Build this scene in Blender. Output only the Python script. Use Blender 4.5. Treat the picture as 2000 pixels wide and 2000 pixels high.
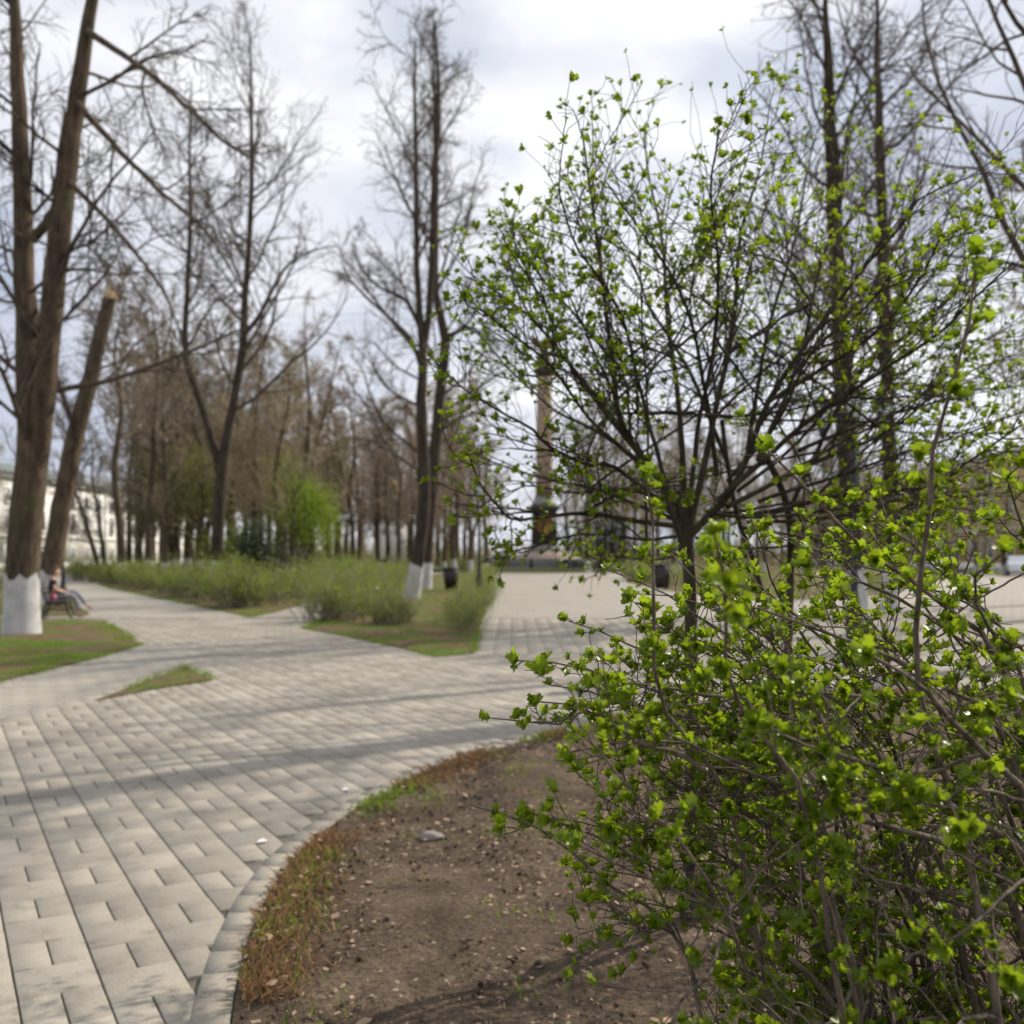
import bpy, bmesh, math, random
import numpy as np
from mathutils import Vector, Matrix, noise
from mathutils.geometry import delaunay_2d_cdt

scene = bpy.context.scene
COL = scene.collection
for o in list(bpy.data.objects):
    bpy.data.objects.remove(o)
random.seed(7)
R = math.radians

# ------------------------------------------------------------------ camera, sky, sun
EYE, FPX, HOR = 1.7, 1944.0, 1080.0            # eye height (m), focal length and horizon row in photo pixels
cam_d = bpy.data.cameras.new('camera')
cam = bpy.data.objects.new('camera', cam_d)
COL.objects.link(cam)
cam.location = (0, 0, EYE)
cam.rotation_euler = (R(90), 0, 0)
cam_d.sensor_width = 36.0
cam_d.lens = 36.0 * FPX / 2000.0
cam_d.shift_y = (HOR - 1000.0) / 2000.0
cam_d.clip_start, cam_d.clip_end = 0.05, 3000
cam_d.dof.use_dof = True
cam_d.dof.focus_distance = 2.05
cam_d.dof.aperture_fstop = 3.7
cam_d.dof.aperture_blades = 9
scene.camera = cam

SUN_AZ = math.atan2(0.81, 0.59)                # from +Y (view direction) towards +X (right)
SUN_EL = R(38)
sun_vec = Vector((math.sin(SUN_AZ) * math.cos(SUN_EL), math.cos(SUN_AZ) * math.cos(SUN_EL), math.sin(SUN_EL)))
sun_d = bpy.data.lights.new('sun', 'SUN')
sun_d.energy = 5.0
sun_d.angle = R(0.53)
sun_d.color = (1.0, 0.91, 0.78)
sun = bpy.data.objects.new('sun', sun_d)
COL.objects.link(sun)
sun.location = sun_vec * 60
sun.rotation_euler = (-sun_vec).to_track_quat('-Z', 'Y').to_euler()

world = bpy.data.worlds.new('World')
scene.world = world
world.use_nodes = True
wn, wl = world.node_tree.nodes, world.node_tree.links
wn.clear()
w_out = wn.new('ShaderNodeOutputWorld')
w_bg = wn.new('ShaderNodeBackground')
w_bg.inputs['Strength'].default_value = 0.1
w_sky = wn.new('ShaderNodeTexSky')
w_sky.sky_type = 'NISHITA'
w_sky.sun_disc = False
w_sky.sun_elevation = SUN_EL
w_sky.sun_rotation = SUN_AZ
w_co = wn.new('ShaderNodeTexCoord')
w_map = wn.new('ShaderNodeMapping')
w_map.inputs['Scale'].default_value = (1.0, 1.0, 1.9)
w_map.inputs['Location'].default_value = (3.1, 1.7, 0.35)
wl.new(w_co.outputs['Generated'], w_map.inputs['Vector'])
w_n1 = wn.new('ShaderNodeTexNoise')
w_n1.inputs['Scale'].default_value = 2.3
w_n1.inputs['Detail'].default_value = 7
w_n1.inputs['Roughness'].default_value = 0.52
w_n1.inputs['Distortion'].default_value = 0.35
wl.new(w_map.outputs[0], w_n1.inputs['Vector'])
w_r1 = wn.new('ShaderNodeValToRGB')            # cloud body: grey-lavender shade to sunlit white
w_r1.color_ramp.elements[0].position = 0.37
w_r1.color_ramp.elements[0].color = (5.7, 6.1, 7.3, 1)
w_r1.color_ramp.elements[1].position = 0.66
w_r1.color_ramp.elements[1].color = (10.8, 10.8, 10.9, 1)
wl.new(w_n1.outputs['Fac'], w_r1.inputs['Fac'])
w_n2 = wn.new('ShaderNodeTexNoise')
w_n2.inputs['Scale'].default_value = 3.4
w_n2.inputs['Detail'].default_value = 5
wl.new(w_map.outputs[0], w_n2.inputs['Vector'])
w_r2 = wn.new('ShaderNodeValToRGB')            # how much of the blue shows between clouds
w_r2.color_ramp.elements[0].position = 0.32
w_r2.color_ramp.elements[0].color = (0.55, 0.55, 0.55, 1)
w_r2.color_ramp.elements[1].position = 0.5
w_r2.color_ramp.elements[1].color = (1, 1, 1, 1)
wl.new(w_n2.outputs['Fac'], w_r2.inputs['Fac'])
w_mix = wn.new('ShaderNodeMixRGB')
wl.new(w_r2.outputs[0], w_mix.inputs['Fac'])
wl.new(w_sky.outputs[0], w_mix.inputs['Color1'])
wl.new(w_r1.outputs[0], w_mix.inputs['Color2'])
wl.new(w_mix.outputs[0], w_bg.inputs['Color'])
wl.new(w_bg.outputs[0], w_out.inputs['Surface'])

vs = scene.view_settings
vs.view_transform = 'Standard'
vs.look = 'None'
vs.exposure = 0.12
vs.gamma = 1.0
vs.use_curve_mapping = False
scene.cycles.max_bounces = 6
scene.cycles.transparent_max_bounces = 6
scene.cycles.caustics_reflective = False
scene.cycles.caustics_refractive = False
scene.cycles.use_denoising = True


# ------------------------------------------------------------------ helpers
def P(x, y, d):
    """A point seen at photo pixel (x, y) standing d metres in front of the camera."""
    return np.array([(x - 1000.0) / FPX * d, d, EYE - (y - HOR) / FPX * d])


def G(x, y):
    """Ground point under photo pixel (x, y)."""
    d = EYE * FPX / (y - HOR)
    return np.array([(x - 1000.0) / FPX * d, d])


def tag(o, label=None, cat=None, group=None, kind=None):
    if label: o['label'] = label
    if cat: o['category'] = cat
    if group: o['group'] = group
    if kind: o['kind'] = kind
    return o


def link(name, me, parent=None, loc=None):
    o = bpy.data.objects.new(name, me)
    COL.objects.link(o)
    if parent is not None: o.parent = parent
    if loc is not None: o.location = tuple(loc)
    return o


def empty(name, loc=(0, 0, 0), rz=0.0):
    o = bpy.data.objects.new(name, None)
    COL.objects.link(o)
    o.location = tuple(float(v) for v in loc)
    o.rotation_euler = (0, 0, rz)
    o.empty_display_size = 0.2
    return o


def norm(a):
    return a / np.maximum(np.linalg.norm(a, axis=-1, keepdims=True), 1e-9)


class MB:
    """Collects quads and triangles into one mesh."""
    def __init__(s):
        s.v, s.q, s.t, s.n = [], [], [], 0

    def add(s, v, q=None, t=None):
        v = np.asarray(v, float).reshape(-1, 3)
        if q is not None and len(q): s.q.append(np.asarray(q, np.int64).reshape(-1, 4) + s.n)
        if t is not None and len(t): s.t.append(np.asarray(t, np.int64).reshape(-1, 3) + s.n)
        s.v.append(v)
        s.n += len(v)

    def box(s, x0, x1, y0, y1, z0, z1, m=None):
        v = np.array([[x0, y0, z0], [x1, y0, z0], [x1, y1, z0], [x0, y1, z0], [x0, y0, z1], [x1, y0, z1], [x1, y1, z1], [x0, y1, z1]], float)
        if m is not None: v = xf(v, m)
        s.add(v, [[0, 3, 2, 1], [4, 5, 6, 7], [0, 1, 5, 4], [1, 2, 6, 5], [2, 3, 7, 6], [3, 0, 4, 7]])

    def frustum(s, prof, cx=0, cy=0, sides=4, rot=math.pi / 4, m=None):
        """Stack of (half width or radius, z) rings, capped."""
        k = math.sqrt(2) if sides == 4 else 1.0
        a = np.arange(sides) * 2 * math.pi / sides + rot
        v = np.array([[cx + r * k * math.cos(t), cy + r * k * math.sin(t), z] for r, z in prof for t in a])
        if m is not None: v = xf(v, m)
        q = [[i * sides + j, i * sides + (j + 1) % sides, (i + 1) * sides + (j + 1) % sides, (i + 1) * sides + j] for i in range(len(prof) - 1) for j in range(sides)]
        n = len(prof)
        t = [[0, j + 1, j] for j in range(1, sides - 1)] + [[(n - 1) * sides, (n - 1) * sides + j, (n - 1) * sides + j + 1] for j in range(1, sides - 1)]
        s.add(v, q, t)

    def tubes(s, pts, rad, sides):
        pts = np.asarray(pts, float)
        rad = np.asarray(rad, float)
        if pts.ndim == 2: pts, rad = pts[None], rad[None]
        K, n, _ = pts.shape
        if K == 0: return
        T = norm(np.gradient(pts, axis=1))
        d = norm(pts[:, -1] - pts[:, 0])
        ref = np.where(np.abs(d[:, 2:3]) < 0.8, np.array([[0, 0, 1.0]]), np.array([[0.94, 0.33, 0.02]]))
        N1 = norm(np.cross(T, ref[:, None, :]))
        N2 = np.cross(T, N1)
        a = np.arange(sides) * 2 * math.pi / sides
        ring = pts[:, :, None, :] + rad[:, :, None, None] * (np.cos(a)[None, None, :, None] * N1[:, :, None, :] + np.sin(a)[None, None, :, None] * N2[:, :, None, :])
        i, j = np.meshgrid(np.arange(n - 1), np.arange(sides), indexing='ij')
        j2 = (j + 1) % sides
        base = np.stack([i * sides + j, i * sides + j2, (i + 1) * sides + j2, (i + 1) * sides + j], -1).reshape(-1, 4)
        q = (base[None] + (np.arange(K) * n * sides)[:, None, None]).reshape(-1, 4)
        s.add(ring.reshape(-1, 3), q)

    def scatter(s, v, t, M, pos):
        """Copies of a triangle mesh (v, t) under K matrices (K,3,3) and offsets (K,3)."""
        K = len(pos)
        if K == 0: return
        w = np.einsum('kij,vj->kvi', M, v) + pos[:, None, :]
        tt = (t[None] + (np.arange(K) * len(v))[:, None, None]).reshape(-1, 3)
        s.add(w.reshape(-1, 3), None, tt)

    def mesh(s, name, mat=None, smooth=False):
        me = bpy.data.meshes.new(name)
        v = np.concatenate(s.v) if s.v else np.zeros((0, 3))
        q = np.concatenate(s.q) if s.q else np.zeros((0, 4), np.int64)
        t = np.concatenate(s.t) if s.t else np.zeros((0, 3), np.int64)
        me.vertices.add(len(v))
        me.vertices.foreach_set('co', v.astype(np.float32).ravel())
        loops = np.concatenate([q.ravel(), t.ravel()]).astype(np.int32)
        me.loops.add(len(loops))
        me.loops.foreach_set('vertex_index', loops)
        npoly = len(q) + len(t)
        me.polygons.add(npoly)
        start = np.concatenate([np.arange(len(q)) * 4, len(q) * 4 + np.arange(len(t)) * 3]).astype(np.int32)
        me.polygons.foreach_set('loop_start', start)
        if smooth: me.polygons.foreach_set('use_smooth', np.ones(npoly, bool))
        me.update(calc_edges=True)
        if mat is not None: me.materials.append(mat)
        return me

    def build(s, name, mat, parent=None, loc=None, smooth=False):
        return link(name, s.mesh(name, mat, smooth), parent, loc)


def xf(v, m):
    m = np.array(m)
    return v @ m[:3, :3].T + m[:3, 3]


def pip(poly, x, y):
    """Vectorised point in polygon."""
    poly = np.asarray(poly)
    x, y = np.asarray(x, float), np.asarray(y, float)
    inside = np.zeros(x.shape, bool)
    j = len(poly) - 1
    for i in range(len(poly)):
        xi, yi, xj, yj = poly[i][0], poly[i][1], poly[j][0], poly[j][1]
        c = ((yi > y) != (yj > y)) & (x < (xj - xi) * (y - yi) / ((yj - yi) if abs(yj - yi) > 1e-12 else 1e-12) + xi)
        inside ^= c
        j = i
    return inside


def edge_dist(poly, x, y, closed=True):
    poly = np.asarray(poly, float)
    p = np.stack([x, y], -1)
    best = np.full(len(p), 1e9)
    for i in range(len(poly) - (0 if closed else 1)):
        a, b = poly[i], poly[(i + 1) % len(poly)]
        ab = b - a
        t = np.clip(((p - a) @ ab) / max(ab @ ab, 1e-12), 0, 1)
        best = np.minimum(best, np.linalg.norm(p - (a + t[:, None] * ab), axis=1))
    return best


def smooth_line(pts, n):
    """Catmull-Rom through pts, resampled to n points evenly by length."""
    p = np.asarray(pts, float)
    e = np.concatenate([[2 * p[0] - p[1]], p, [2 * p[-1] - p[-2]]])
    out = []
    for i in range(1, len(e) - 2):
        t = np.linspace(0, 1, 12, endpoint=False)[:, None]
        a, b, c, d = e[i - 1], e[i], e[i + 1], e[i + 2]
        out.append(0.5 * ((2 * b) + (c - a) * t + (2 * a - 5 * b + 4 * c - d) * t ** 2 + (-a + 3 * b - 3 * c + d) * t ** 3))
    out = np.concatenate(out + [p[-1:]])
    s = np.concatenate([[0], np.cumsum(np.linalg.norm(np.diff(out, axis=0), axis=1))])
    u = np.linspace(0, s[-1], n)
    return np.stack([np.interp(u, s, out[:, k]) for k in range(out.shape[1])], 1)


# ------------------------------------------------------------------ materials
MATS = {}


class NT:
    def __init__(s, name):
        s.m = bpy.data.materials.new(name)
        s.m.use_nodes = True
        s.n, s.l = s.m.node_tree.nodes, s.m.node_tree.links
        s.b = s.n['Principled BSDF']
        s.out = s.n['Material Output']
        MATS[name] = s.m

    def new(s, t, **kw):
        n = s.n.new(t)
        for k, v in kw.items():
            if k in n.inputs: n.inputs[k].default_value = v
            else: setattr(n, k, v)
        return n

    def noise(s, scale, detail=4, rough=0.55, co='Object', stretch=None):
        c = s.new('ShaderNodeTexCoord')
        n = s.new('ShaderNodeTexNoise', Scale=scale, Detail=detail, Roughness=rough)
        if stretch:
            mp = s.new('ShaderNodeMapping')
            mp.inputs['Scale'].default_value = stretch
            s.l.new(c.outputs[co], mp.inputs[0])
            s.l.new(mp.outputs[0], n.inputs['Vector'])
        else:
            s.l.new(c.outputs[co], n.inputs['Vector'])
        return n.outputs['Fac']

    def ramp(s, fac, stops):
        r = s.new('ShaderNodeValToRGB')
        e = r.color_ramp.elements
        while len(e) < len(stops): e.new(0.5)
        for i, (p, c) in enumerate(stops):
            e[i].position = p
            e[i].color = (*c, 1)
        s.l.new(fac, r.inputs['Fac'])
        return r.outputs[0]

    def mix(s, fac, a, b, mode='MIX'):
        m = s.new('ShaderNodeMixRGB', blend_type=mode)
        for k, v in (('Fac', fac), ('Color1', a), ('Color2', b)):
            if isinstance(v, (int, float)): m.inputs[k].default_value = v
            elif isinstance(v, tuple): m.inputs[k].default_value = (*v, 1)
            else: s.l.new(v, m.inputs[k])
        return m.outputs[0]

    def bump(s, h, strength, dist):
        b = s.new('ShaderNodeBump', Strength=strength, Distance=dist)
        s.l.new(h, b.inputs['Height'])
        s.l.new(b.outputs[0], s.b.inputs['Normal'])

    def base(s, c):
        if isinstance(c, tuple): s.b.inputs['Base Color'].default_value = (*c, 1)
        else: s.l.new(c, s.b.inputs['Base Color'])

    def rough(s, v, spec=None, metal=None):
        s.b.inputs['Roughness'].default_value = v
        if spec is not None: s.b.inputs['Specular IOR Level'].default_value = spec
        if metal is not None: s.b.inputs['Metallic'].default_value = metal


def simple(name, c, rough=0.7, metal=0.0, var=0.15, scale=6.0):
    t = NT(name)
    f = t.noise(scale, 5)
    lo = tuple(x * (1 - var) for x in c)
    hi = tuple(min(1, x * (1 + var)) for x in c)
    t.base(t.ramp(f, [(0.3, lo), (0.7, hi)]))
    t.rough(rough, None, metal)
    return t.m


def bark(name, lo, hi, scale=7.0, green=None):
    t = NT(name)
    f = t.noise(scale, 7, 0.65, stretch=(1, 1, 0.28))
    c = t.ramp(f, [(0.33, lo), (0.66, hi)])
    if green:
        g = t.noise(scale * 0.35, 4)
        c = t.mix(t.ramp(g, [(0.5, (0, 0, 0)), (0.7, (1, 1, 1))]), c, green)
    t.base(c)
    t.rough(0.9, 0.2)
    t.bump(f, 0.9, 0.02)
    return t.m


def leaf(name, c, trans, rough=0.42, var=0.35, spec=0.35, tmix=0.45):
    """Thin leaf: diffuse and gloss on top, light shining through."""
    t = NT(name)
    gi = t.new('ShaderNodeNewGeometry')
    oi = t.new('ShaderNodeObjectInfo')
    ad = t.new('ShaderNodeMath', operation='ADD')
    t.l.new(gi.outputs['Random Per Island'], ad.inputs[0])
    t.l.new(oi.outputs['Random'], ad.inputs[1])
    fr = t.new('ShaderNodeMath', operation='FRACT')
    t.l.new(ad.outputs[0], fr.inputs[0])
    lo = tuple(x * (1 - var) for x in c)
    hi = (min(1, c[0] * (1 + var * 1.5)), min(1, c[1] * (1 + var * 0.8)), c[2] * (1 + var))
    t.base(t.ramp(fr.outputs[0], [(0.0, lo), (1.0, hi)]))
    t.rough(rough, spec)
    tr = t.new('ShaderNodeBsdfTranslucent')
    t.l.new(t.ramp(fr.outputs[0], [(0.0, tuple(x * (1 - var) for x in trans)), (1.0, trans)]), tr.inputs['Color'])
    mx = t.new('ShaderNodeMixShader')
    mx.inputs[0].default_value = tmix
    t.l.new(t.b.outputs[0], mx.inputs[1])
    t.l.new(tr.outputs[0], mx.inputs[2])
    t.l.new(mx.outputs[0], t.out.inputs['Surface'])
    return t.m


def paver_mat():
    t = NT('concrete_paver')
    gi = t.new('ShaderNodeNewGeometry')
    oi = t.new('ShaderNodeObjectInfo')
    ad = t.new('ShaderNodeMath', operation='ADD')
    t.l.new(gi.outputs['Random Per Island'], ad.inputs[0])
    t.l.new(oi.outputs['Random'], ad.inputs[1])
    fr = t.new('ShaderNodeMath', operation='FRACT')
    t.l.new(ad.outputs[0], fr.inputs[0])
    c = t.ramp(fr.outputs[0], [(0.0, (0.285, 0.262, 0.224)), (0.5, (0.312, 0.288, 0.247)), (1.0, (0.342, 0.316, 0.272))])
    n = t.new('ShaderNodeTexNoise', Scale=1.1, Detail=6, Roughness=0.62)
    t.l.new(gi.outputs['Position'], n.inputs['Vector'])
    c = t.mix(1.0, c, t.ramp(n.outputs['Fac'], [(0.3, (0.70, 0.69, 0.68)), (0.62, (1.06, 1.05, 1.03))]), 'MULTIPLY')
    n3 = t.new('ShaderNodeTexNoise', Scale=7.0, Detail=7, Roughness=0.7)
    t.l.new(gi.outputs['Position'], n3.inputs['Vector'])
    c = t.mix(1.0, c, t.ramp(n3.outputs['Fac'], [(0.28, (0.62, 0.60, 0.57)), (0.45, (0.97, 0.97, 0.96)), (0.72, (1.05, 1.05, 1.05))]), 'MULTIPLY')
    n2 = t.new('ShaderNodeTexNoise', Scale=95, Detail=3)
    t.l.new(gi.outputs['Position'], n2.inputs['Vector'])
    c = t.mix(1.0, c, t.ramp(n2.outputs['Fac'], [(0.3, (0.86, 0.86, 0.86)), (0.7, (1.1, 1.1, 1.1))]), 'MULTIPLY')
    t.base(c)
    t.rough(0.85, 0.25)
    t.bump(n2.outputs['Fac'], 0.35, 0.003)
    return t.m


def paved_far():
    """Paving too far away to tell its slabs apart."""
    t = NT('distant_paving')
    gi = t.new('ShaderNodeNewGeometry')
    n = t.new('ShaderNodeTexNoise', Scale=0.9, Detail=6, Roughness=0.62)
    t.l.new(gi.outputs['Position'], n.inputs['Vector'])
    br = t.new('ShaderNodeTexBrick', Scale=1.0)
    br.inputs['Color1'].default_value = (0.300, 0.277, 0.238, 1)
    br.inputs['Color2'].default_value = (0.330, 0.305, 0.262, 1)
    br.inputs['Mortar'].default_value = (0.16, 0.145, 0.125, 1)
    br.inputs['Mortar Size'].default_value = 0.012
    br.inputs['Brick Width'].default_value = 0.3
    br.inputs['Row Height'].default_value = 0.3
    t.l.new(gi.outputs['Position'], br.inputs['Vector'])
    t.base(t.mix(1.0, br.outputs['Color'], t.ramp(n.outputs['Fac'], [(0.3, (0.8, 0.8, 0.8)), (0.65, (1.05, 1.05, 1.05))]), 'MULTIPLY'))
    t.rough(0.85, 0.25)
    return t.m


def soil_mat():
    t = NT('bare_soil')
    gi = t.new('ShaderNodeNewGeometry')

    def nz(sc, d=6, r=0.6):
        n = t.new('ShaderNodeTexNoise', Scale=sc, Detail=d, Roughness=r)
        t.l.new(gi.outputs['Position'], n.inputs['Vector'])
        return n.outputs['Fac']
    c = t.ramp(nz(2.6), [(0.3, (0.070, 0.051, 0.036)), (0.5, (0.135, 0.100, 0.070)), (0.72, (0.215, 0.162, 0.115))])
    f2 = nz(38, 5, 0.7)
    c = t.mix(1.0, c, t.ramp(f2, [(0.32, (0.42, 0.42, 0.42)), (0.5, (0.95, 0.94, 0.93)), (0.70, (1.45, 1.4, 1.33))]), 'MULTIPLY')
    t.base(c)
    t.rough(0.95, 0.15)
    t.bump(f2, 1.0, 0.05)
    return t.m


def lawn_mat():
    t = NT('patchy_lawn')
    gi = t.new('ShaderNodeNewGeometry')

    def nz(sc, d=5, r=0.6):
        n = t.new('ShaderNodeTexNoise', Scale=sc, Detail=d, Roughness=r)
        t.l.new(gi.outputs['Position'], n.inputs['Vector'])
        return n.outputs['Fac']
    soil = t.ramp(nz(5), [(0.3, (0.085, 0.056, 0.034)), (0.7, (0.185, 0.125, 0.078))])
    grass = t.ramp(nz(7), [(0.3, (0.052, 0.088, 0.014)), (0.7, (0.110, 0.165, 0.024))])
    c = t.mix(t.ramp(nz(0.8), [(0.45, (0, 0, 0)), (0.60, (1, 1, 1))]), soil, grass)
    t.base(c)
    t.rough(0.95, 0.1)
    t.bump(nz(30), 1.0, 0.03)
    return t.m


M_PAVER = paver_mat()
M_FAR = paved_far()
M_SOIL = soil_mat()
M_LAWN = lawn_mat()
M_JOINT = simple('joint_sand', (0.125, 0.108, 0.088), 0.95, var=0.3, scale=20)
M_BARK = bark('lime_bark', (0.028, 0.021, 0.015), (0.135, 0.096, 0.066), 6.0, (0.07, 0.064, 0.034))
M_BARK_DARK = bark('dark_bark', (0.018, 0.014, 0.011), (0.080, 0.060, 0.044), 6.0)
M_TWIG = bark('twig_bark', (0.130, 0.107, 0.081), (0.31, 0.252, 0.188), 9.0)
M_TWIG_DARK = bark('dark_twig_bark', (0.045, 0.036, 0.028), (0.135, 0.104, 0.078), 9.0)
M_TWIG_RED = bark('reddish_twig_bark', (0.21, 0.168, 0.124), (0.42, 0.335, 0.248), 9.0)
M_HAW = bark('hawthorn_bark', (0.060, 0.046, 0.036), (0.25, 0.200, 0.155), 30.0)
M_HAW2 = bark('old_hawthorn_bark', (0.020, 0.016, 0.012), (0.085, 0.068, 0.048), 18.0, (0.050, 0.052, 0.024))
def limewash():
    t = NT('limewash')
    f = t.noise(8, 7, .7, stretch=(1, 1, .3))
    c = t.ramp(t.noise(3, 5), [(.3, (.36, .35, .345)), (.7, (.55, .54, .53))])
    c = t.mix(t.ramp(f, [(.30, (1, 1, 1)), (.40, (0, 0, 0))]), c, (.16, .13, .105))
    t.base(c)
    t.rough(.95, .15)
    t.bump(f, .9, .03)
    return t.m


M_WHITE = limewash()
M_LEAF = leaf('hawthorn_leaf', (0.105, 0.190, 0.010), (0.38, 0.52, 0.018), tmix=0.47, var=0.45, rough=0.36)
M_LEAF2 = leaf('hawthorn_leaf_far', (0.105, 0.185, 0.010), (0.38, 0.51, 0.018), tmix=0.47, var=0.45)
M_HEDGE = leaf('hedge_leaf', (0.130, 0.190, 0.026), (0.30, 0.42, 0.035), 0.6, tmix=0.45)
M_LIME = leaf('fresh_green_leaf', (0.115, 0.175, 0.020), (0.24, 0.34, 0.025), 0.6)
M_VIVID = leaf('vivid_green_leaf', (0.135, 0.205, 0.020), (0.30, 0.42, 0.025), 0.6)
M_HAZE_LEAF = leaf('opening_bud', (0.19, 0.205, 0.055), (0.32, 0.34, 0.07), 0.7)
M_DARKLEAF = leaf('evergreen_leaf', (0.030, 0.048, 0.016), (0.03, 0.05, 0.012), 0.5, tmix=0.15)
M_GRASS = leaf('grass_blade', (0.120, 0.205, 0.018), (0.26, 0.40, 0.02), 0.6)
M_DRYGRASS = leaf('dry_blade', (0.26, 0.17, 0.085), (0.24, 0.15, 0.07), 0.8)
M_LITTER = leaf('dead_leaf', (0.30, 0.235, 0.155), (0.14, 0.10, 0.06), 0.75, var=0.28, tmix=0.12)
M_STONE = simple('grey_stone', (0.19, 0.165, 0.145), 0.85, var=0.3, scale=12)
M_IRON = simple('black_iron', (0.018, 0.019, 0.022), 0.45, 0.3)
M_PLANK = simple('dark_bench_board', (0.055, 0.044, 0.040), 0.6, var=0.3)
M_BIN = simple('brown_bin_metal', (0.022, 0.016, 0.014), 0.5, 0.1)
M_GLASS = simple('frosted_lamp_glass', (0.62, 0.68, 0.66), 0.25, var=0.05)
M_WALLW = simple('white_plaster', (0.83, 0.815, 0.775), 0.9, var=0.05, scale=1.5)
M_TRIM = simple('white_trim', (0.74, 0.73, 0.70), 0.85, var=0.05)
M_WALLY = simple('ochre_plaster', (0.47, 0.35, 0.17), 0.9, var=0.08, scale=1.2)
M_ROOF = simple('grey_green_roof', (0.17, 0.20, 0.195), 0.6, 0.2, var=0.15, scale=2)
M_ROOF2 = simple('grey_roof', (0.33, 0.34, 0.35), 0.5, 0.3, var=0.15, scale=2)
M_WIN = simple('window_pane', (0.055, 0.062, 0.072), 0.12, var=0.3)
M_GRAN = simple('pink_granite', (0.33, 0.255, 0.215), 0.55, var=0.2, scale=5)
M_GRAND = simple('dark_granite', (0.050, 0.036, 0.034), 0.5, var=0.25, scale=5)
M_GRANG = simple('grey_granite', (0.24, 0.235, 0.23), 0.55, var=0.2, scale=5)
M_SHAFT = simple('tan_granite', (0.30, 0.215, 0.145), 0.5, var=0.15, scale=2)
M_GOLD = simple('gilding', (0.62, 0.33, 0.06), 0.45, 0.5, var=0.15)
M_BRONZE = simple('bronze', (0.10, 0.07, 0.04), 0.45, 0.7)
M_SKIN = simple('skin', (0.55, 0.33, 0.22), 0.6, var=0.06)
M_JEANS = simple('pale_grey_denim', (0.235, 0.235, 0.265), 0.9, var=0.15, scale=20)
M_TOP = simple('black_cloth', (0.018, 0.018, 0.020), 0.9)
M_HAIR = simple('brown_hair', (0.10, 0.045, 0.022), 0.6)
M_SHOE = simple('tan_shoe', (0.38, 0.22, 0.16), 0.6)
M_PINK = simple('pink_fabric', (0.36, 0.10, 0.15), 0.8)

# ------------------------------------------------------------------ ground shapes (outlines in metres on the ground)
bed_px = [(585, 1667), (650, 1612), (720, 1566), (800, 1527), (850, 1503), (900, 1483), (1000, 1455), (1090, 1431), (1180, 1412), (1300, 1396), (1500, 1375), (1800, 1350), (2300, 1325)]
bed_low = [(430, 2300), (445, 2100), (462, 1940), (490, 1830), (530, 1740)]
bed_edge = smooth_line([G(*p) for p in bed_low + bed_px], 70)          # near-left end to far-right end
BED = np.concatenate([bed_edge, [[24, bed_edge[-1][1] - 2], [24, -4], [bed_edge[0][0] - 0.1, -4]]])
LAWN_A = np.array([G(*p) for p in [(278, 1260), (205, 1215), (78, 1213), (-700, 1213), (-700, 1470), (-300, 1415), (0, 1332), (100, 1308), (200, 1283)]])
LAWN_B = np.array([G(*p) for p in [(176, 1198), (150, 1184), (128, 1150), (100, 1135), (-700, 1130), (-700, 1203), (100, 1203), (170, 1202)]])
LAWN_C = np.array([G(*p) for p in [(215, 1149), (300, 1167), (400, 1187), (490, 1206), (545, 1194), (610, 1176), (700, 1140), (752, 1119), (560, 1108), (320, 1108), (215, 1128), (190, 1140)]])
LAWN_D = np.array([G(*p) for p in [(590, 1228), (680, 1244), (780, 1266), (850, 1284), (925, 1277), (941, 1210), (962, 1122), (900, 1117), (800, 1128), (725, 1162), (640, 1203)]])
LAWN_E = np.array([G(*p) for p in [(180, 1371), (270, 1337), (362, 1305), (417, 1329), (300, 1347)]])
LAWN_F = np.array([G(*p) for p in [(1214, 1117), (1228, 1138), (1330, 1158), (1560, 1172), (1730, 1163), (1880, 1118), (1650, 1104), (1214, 1102)]])
LAWNS = [('lawn', LAWN_A), ('lawn', LAWN_B), ('lawn', LAWN_C), ('lawn', LAWN_D), ('lawn', LAWN_E), ('lawn', LAWN_F)]


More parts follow.
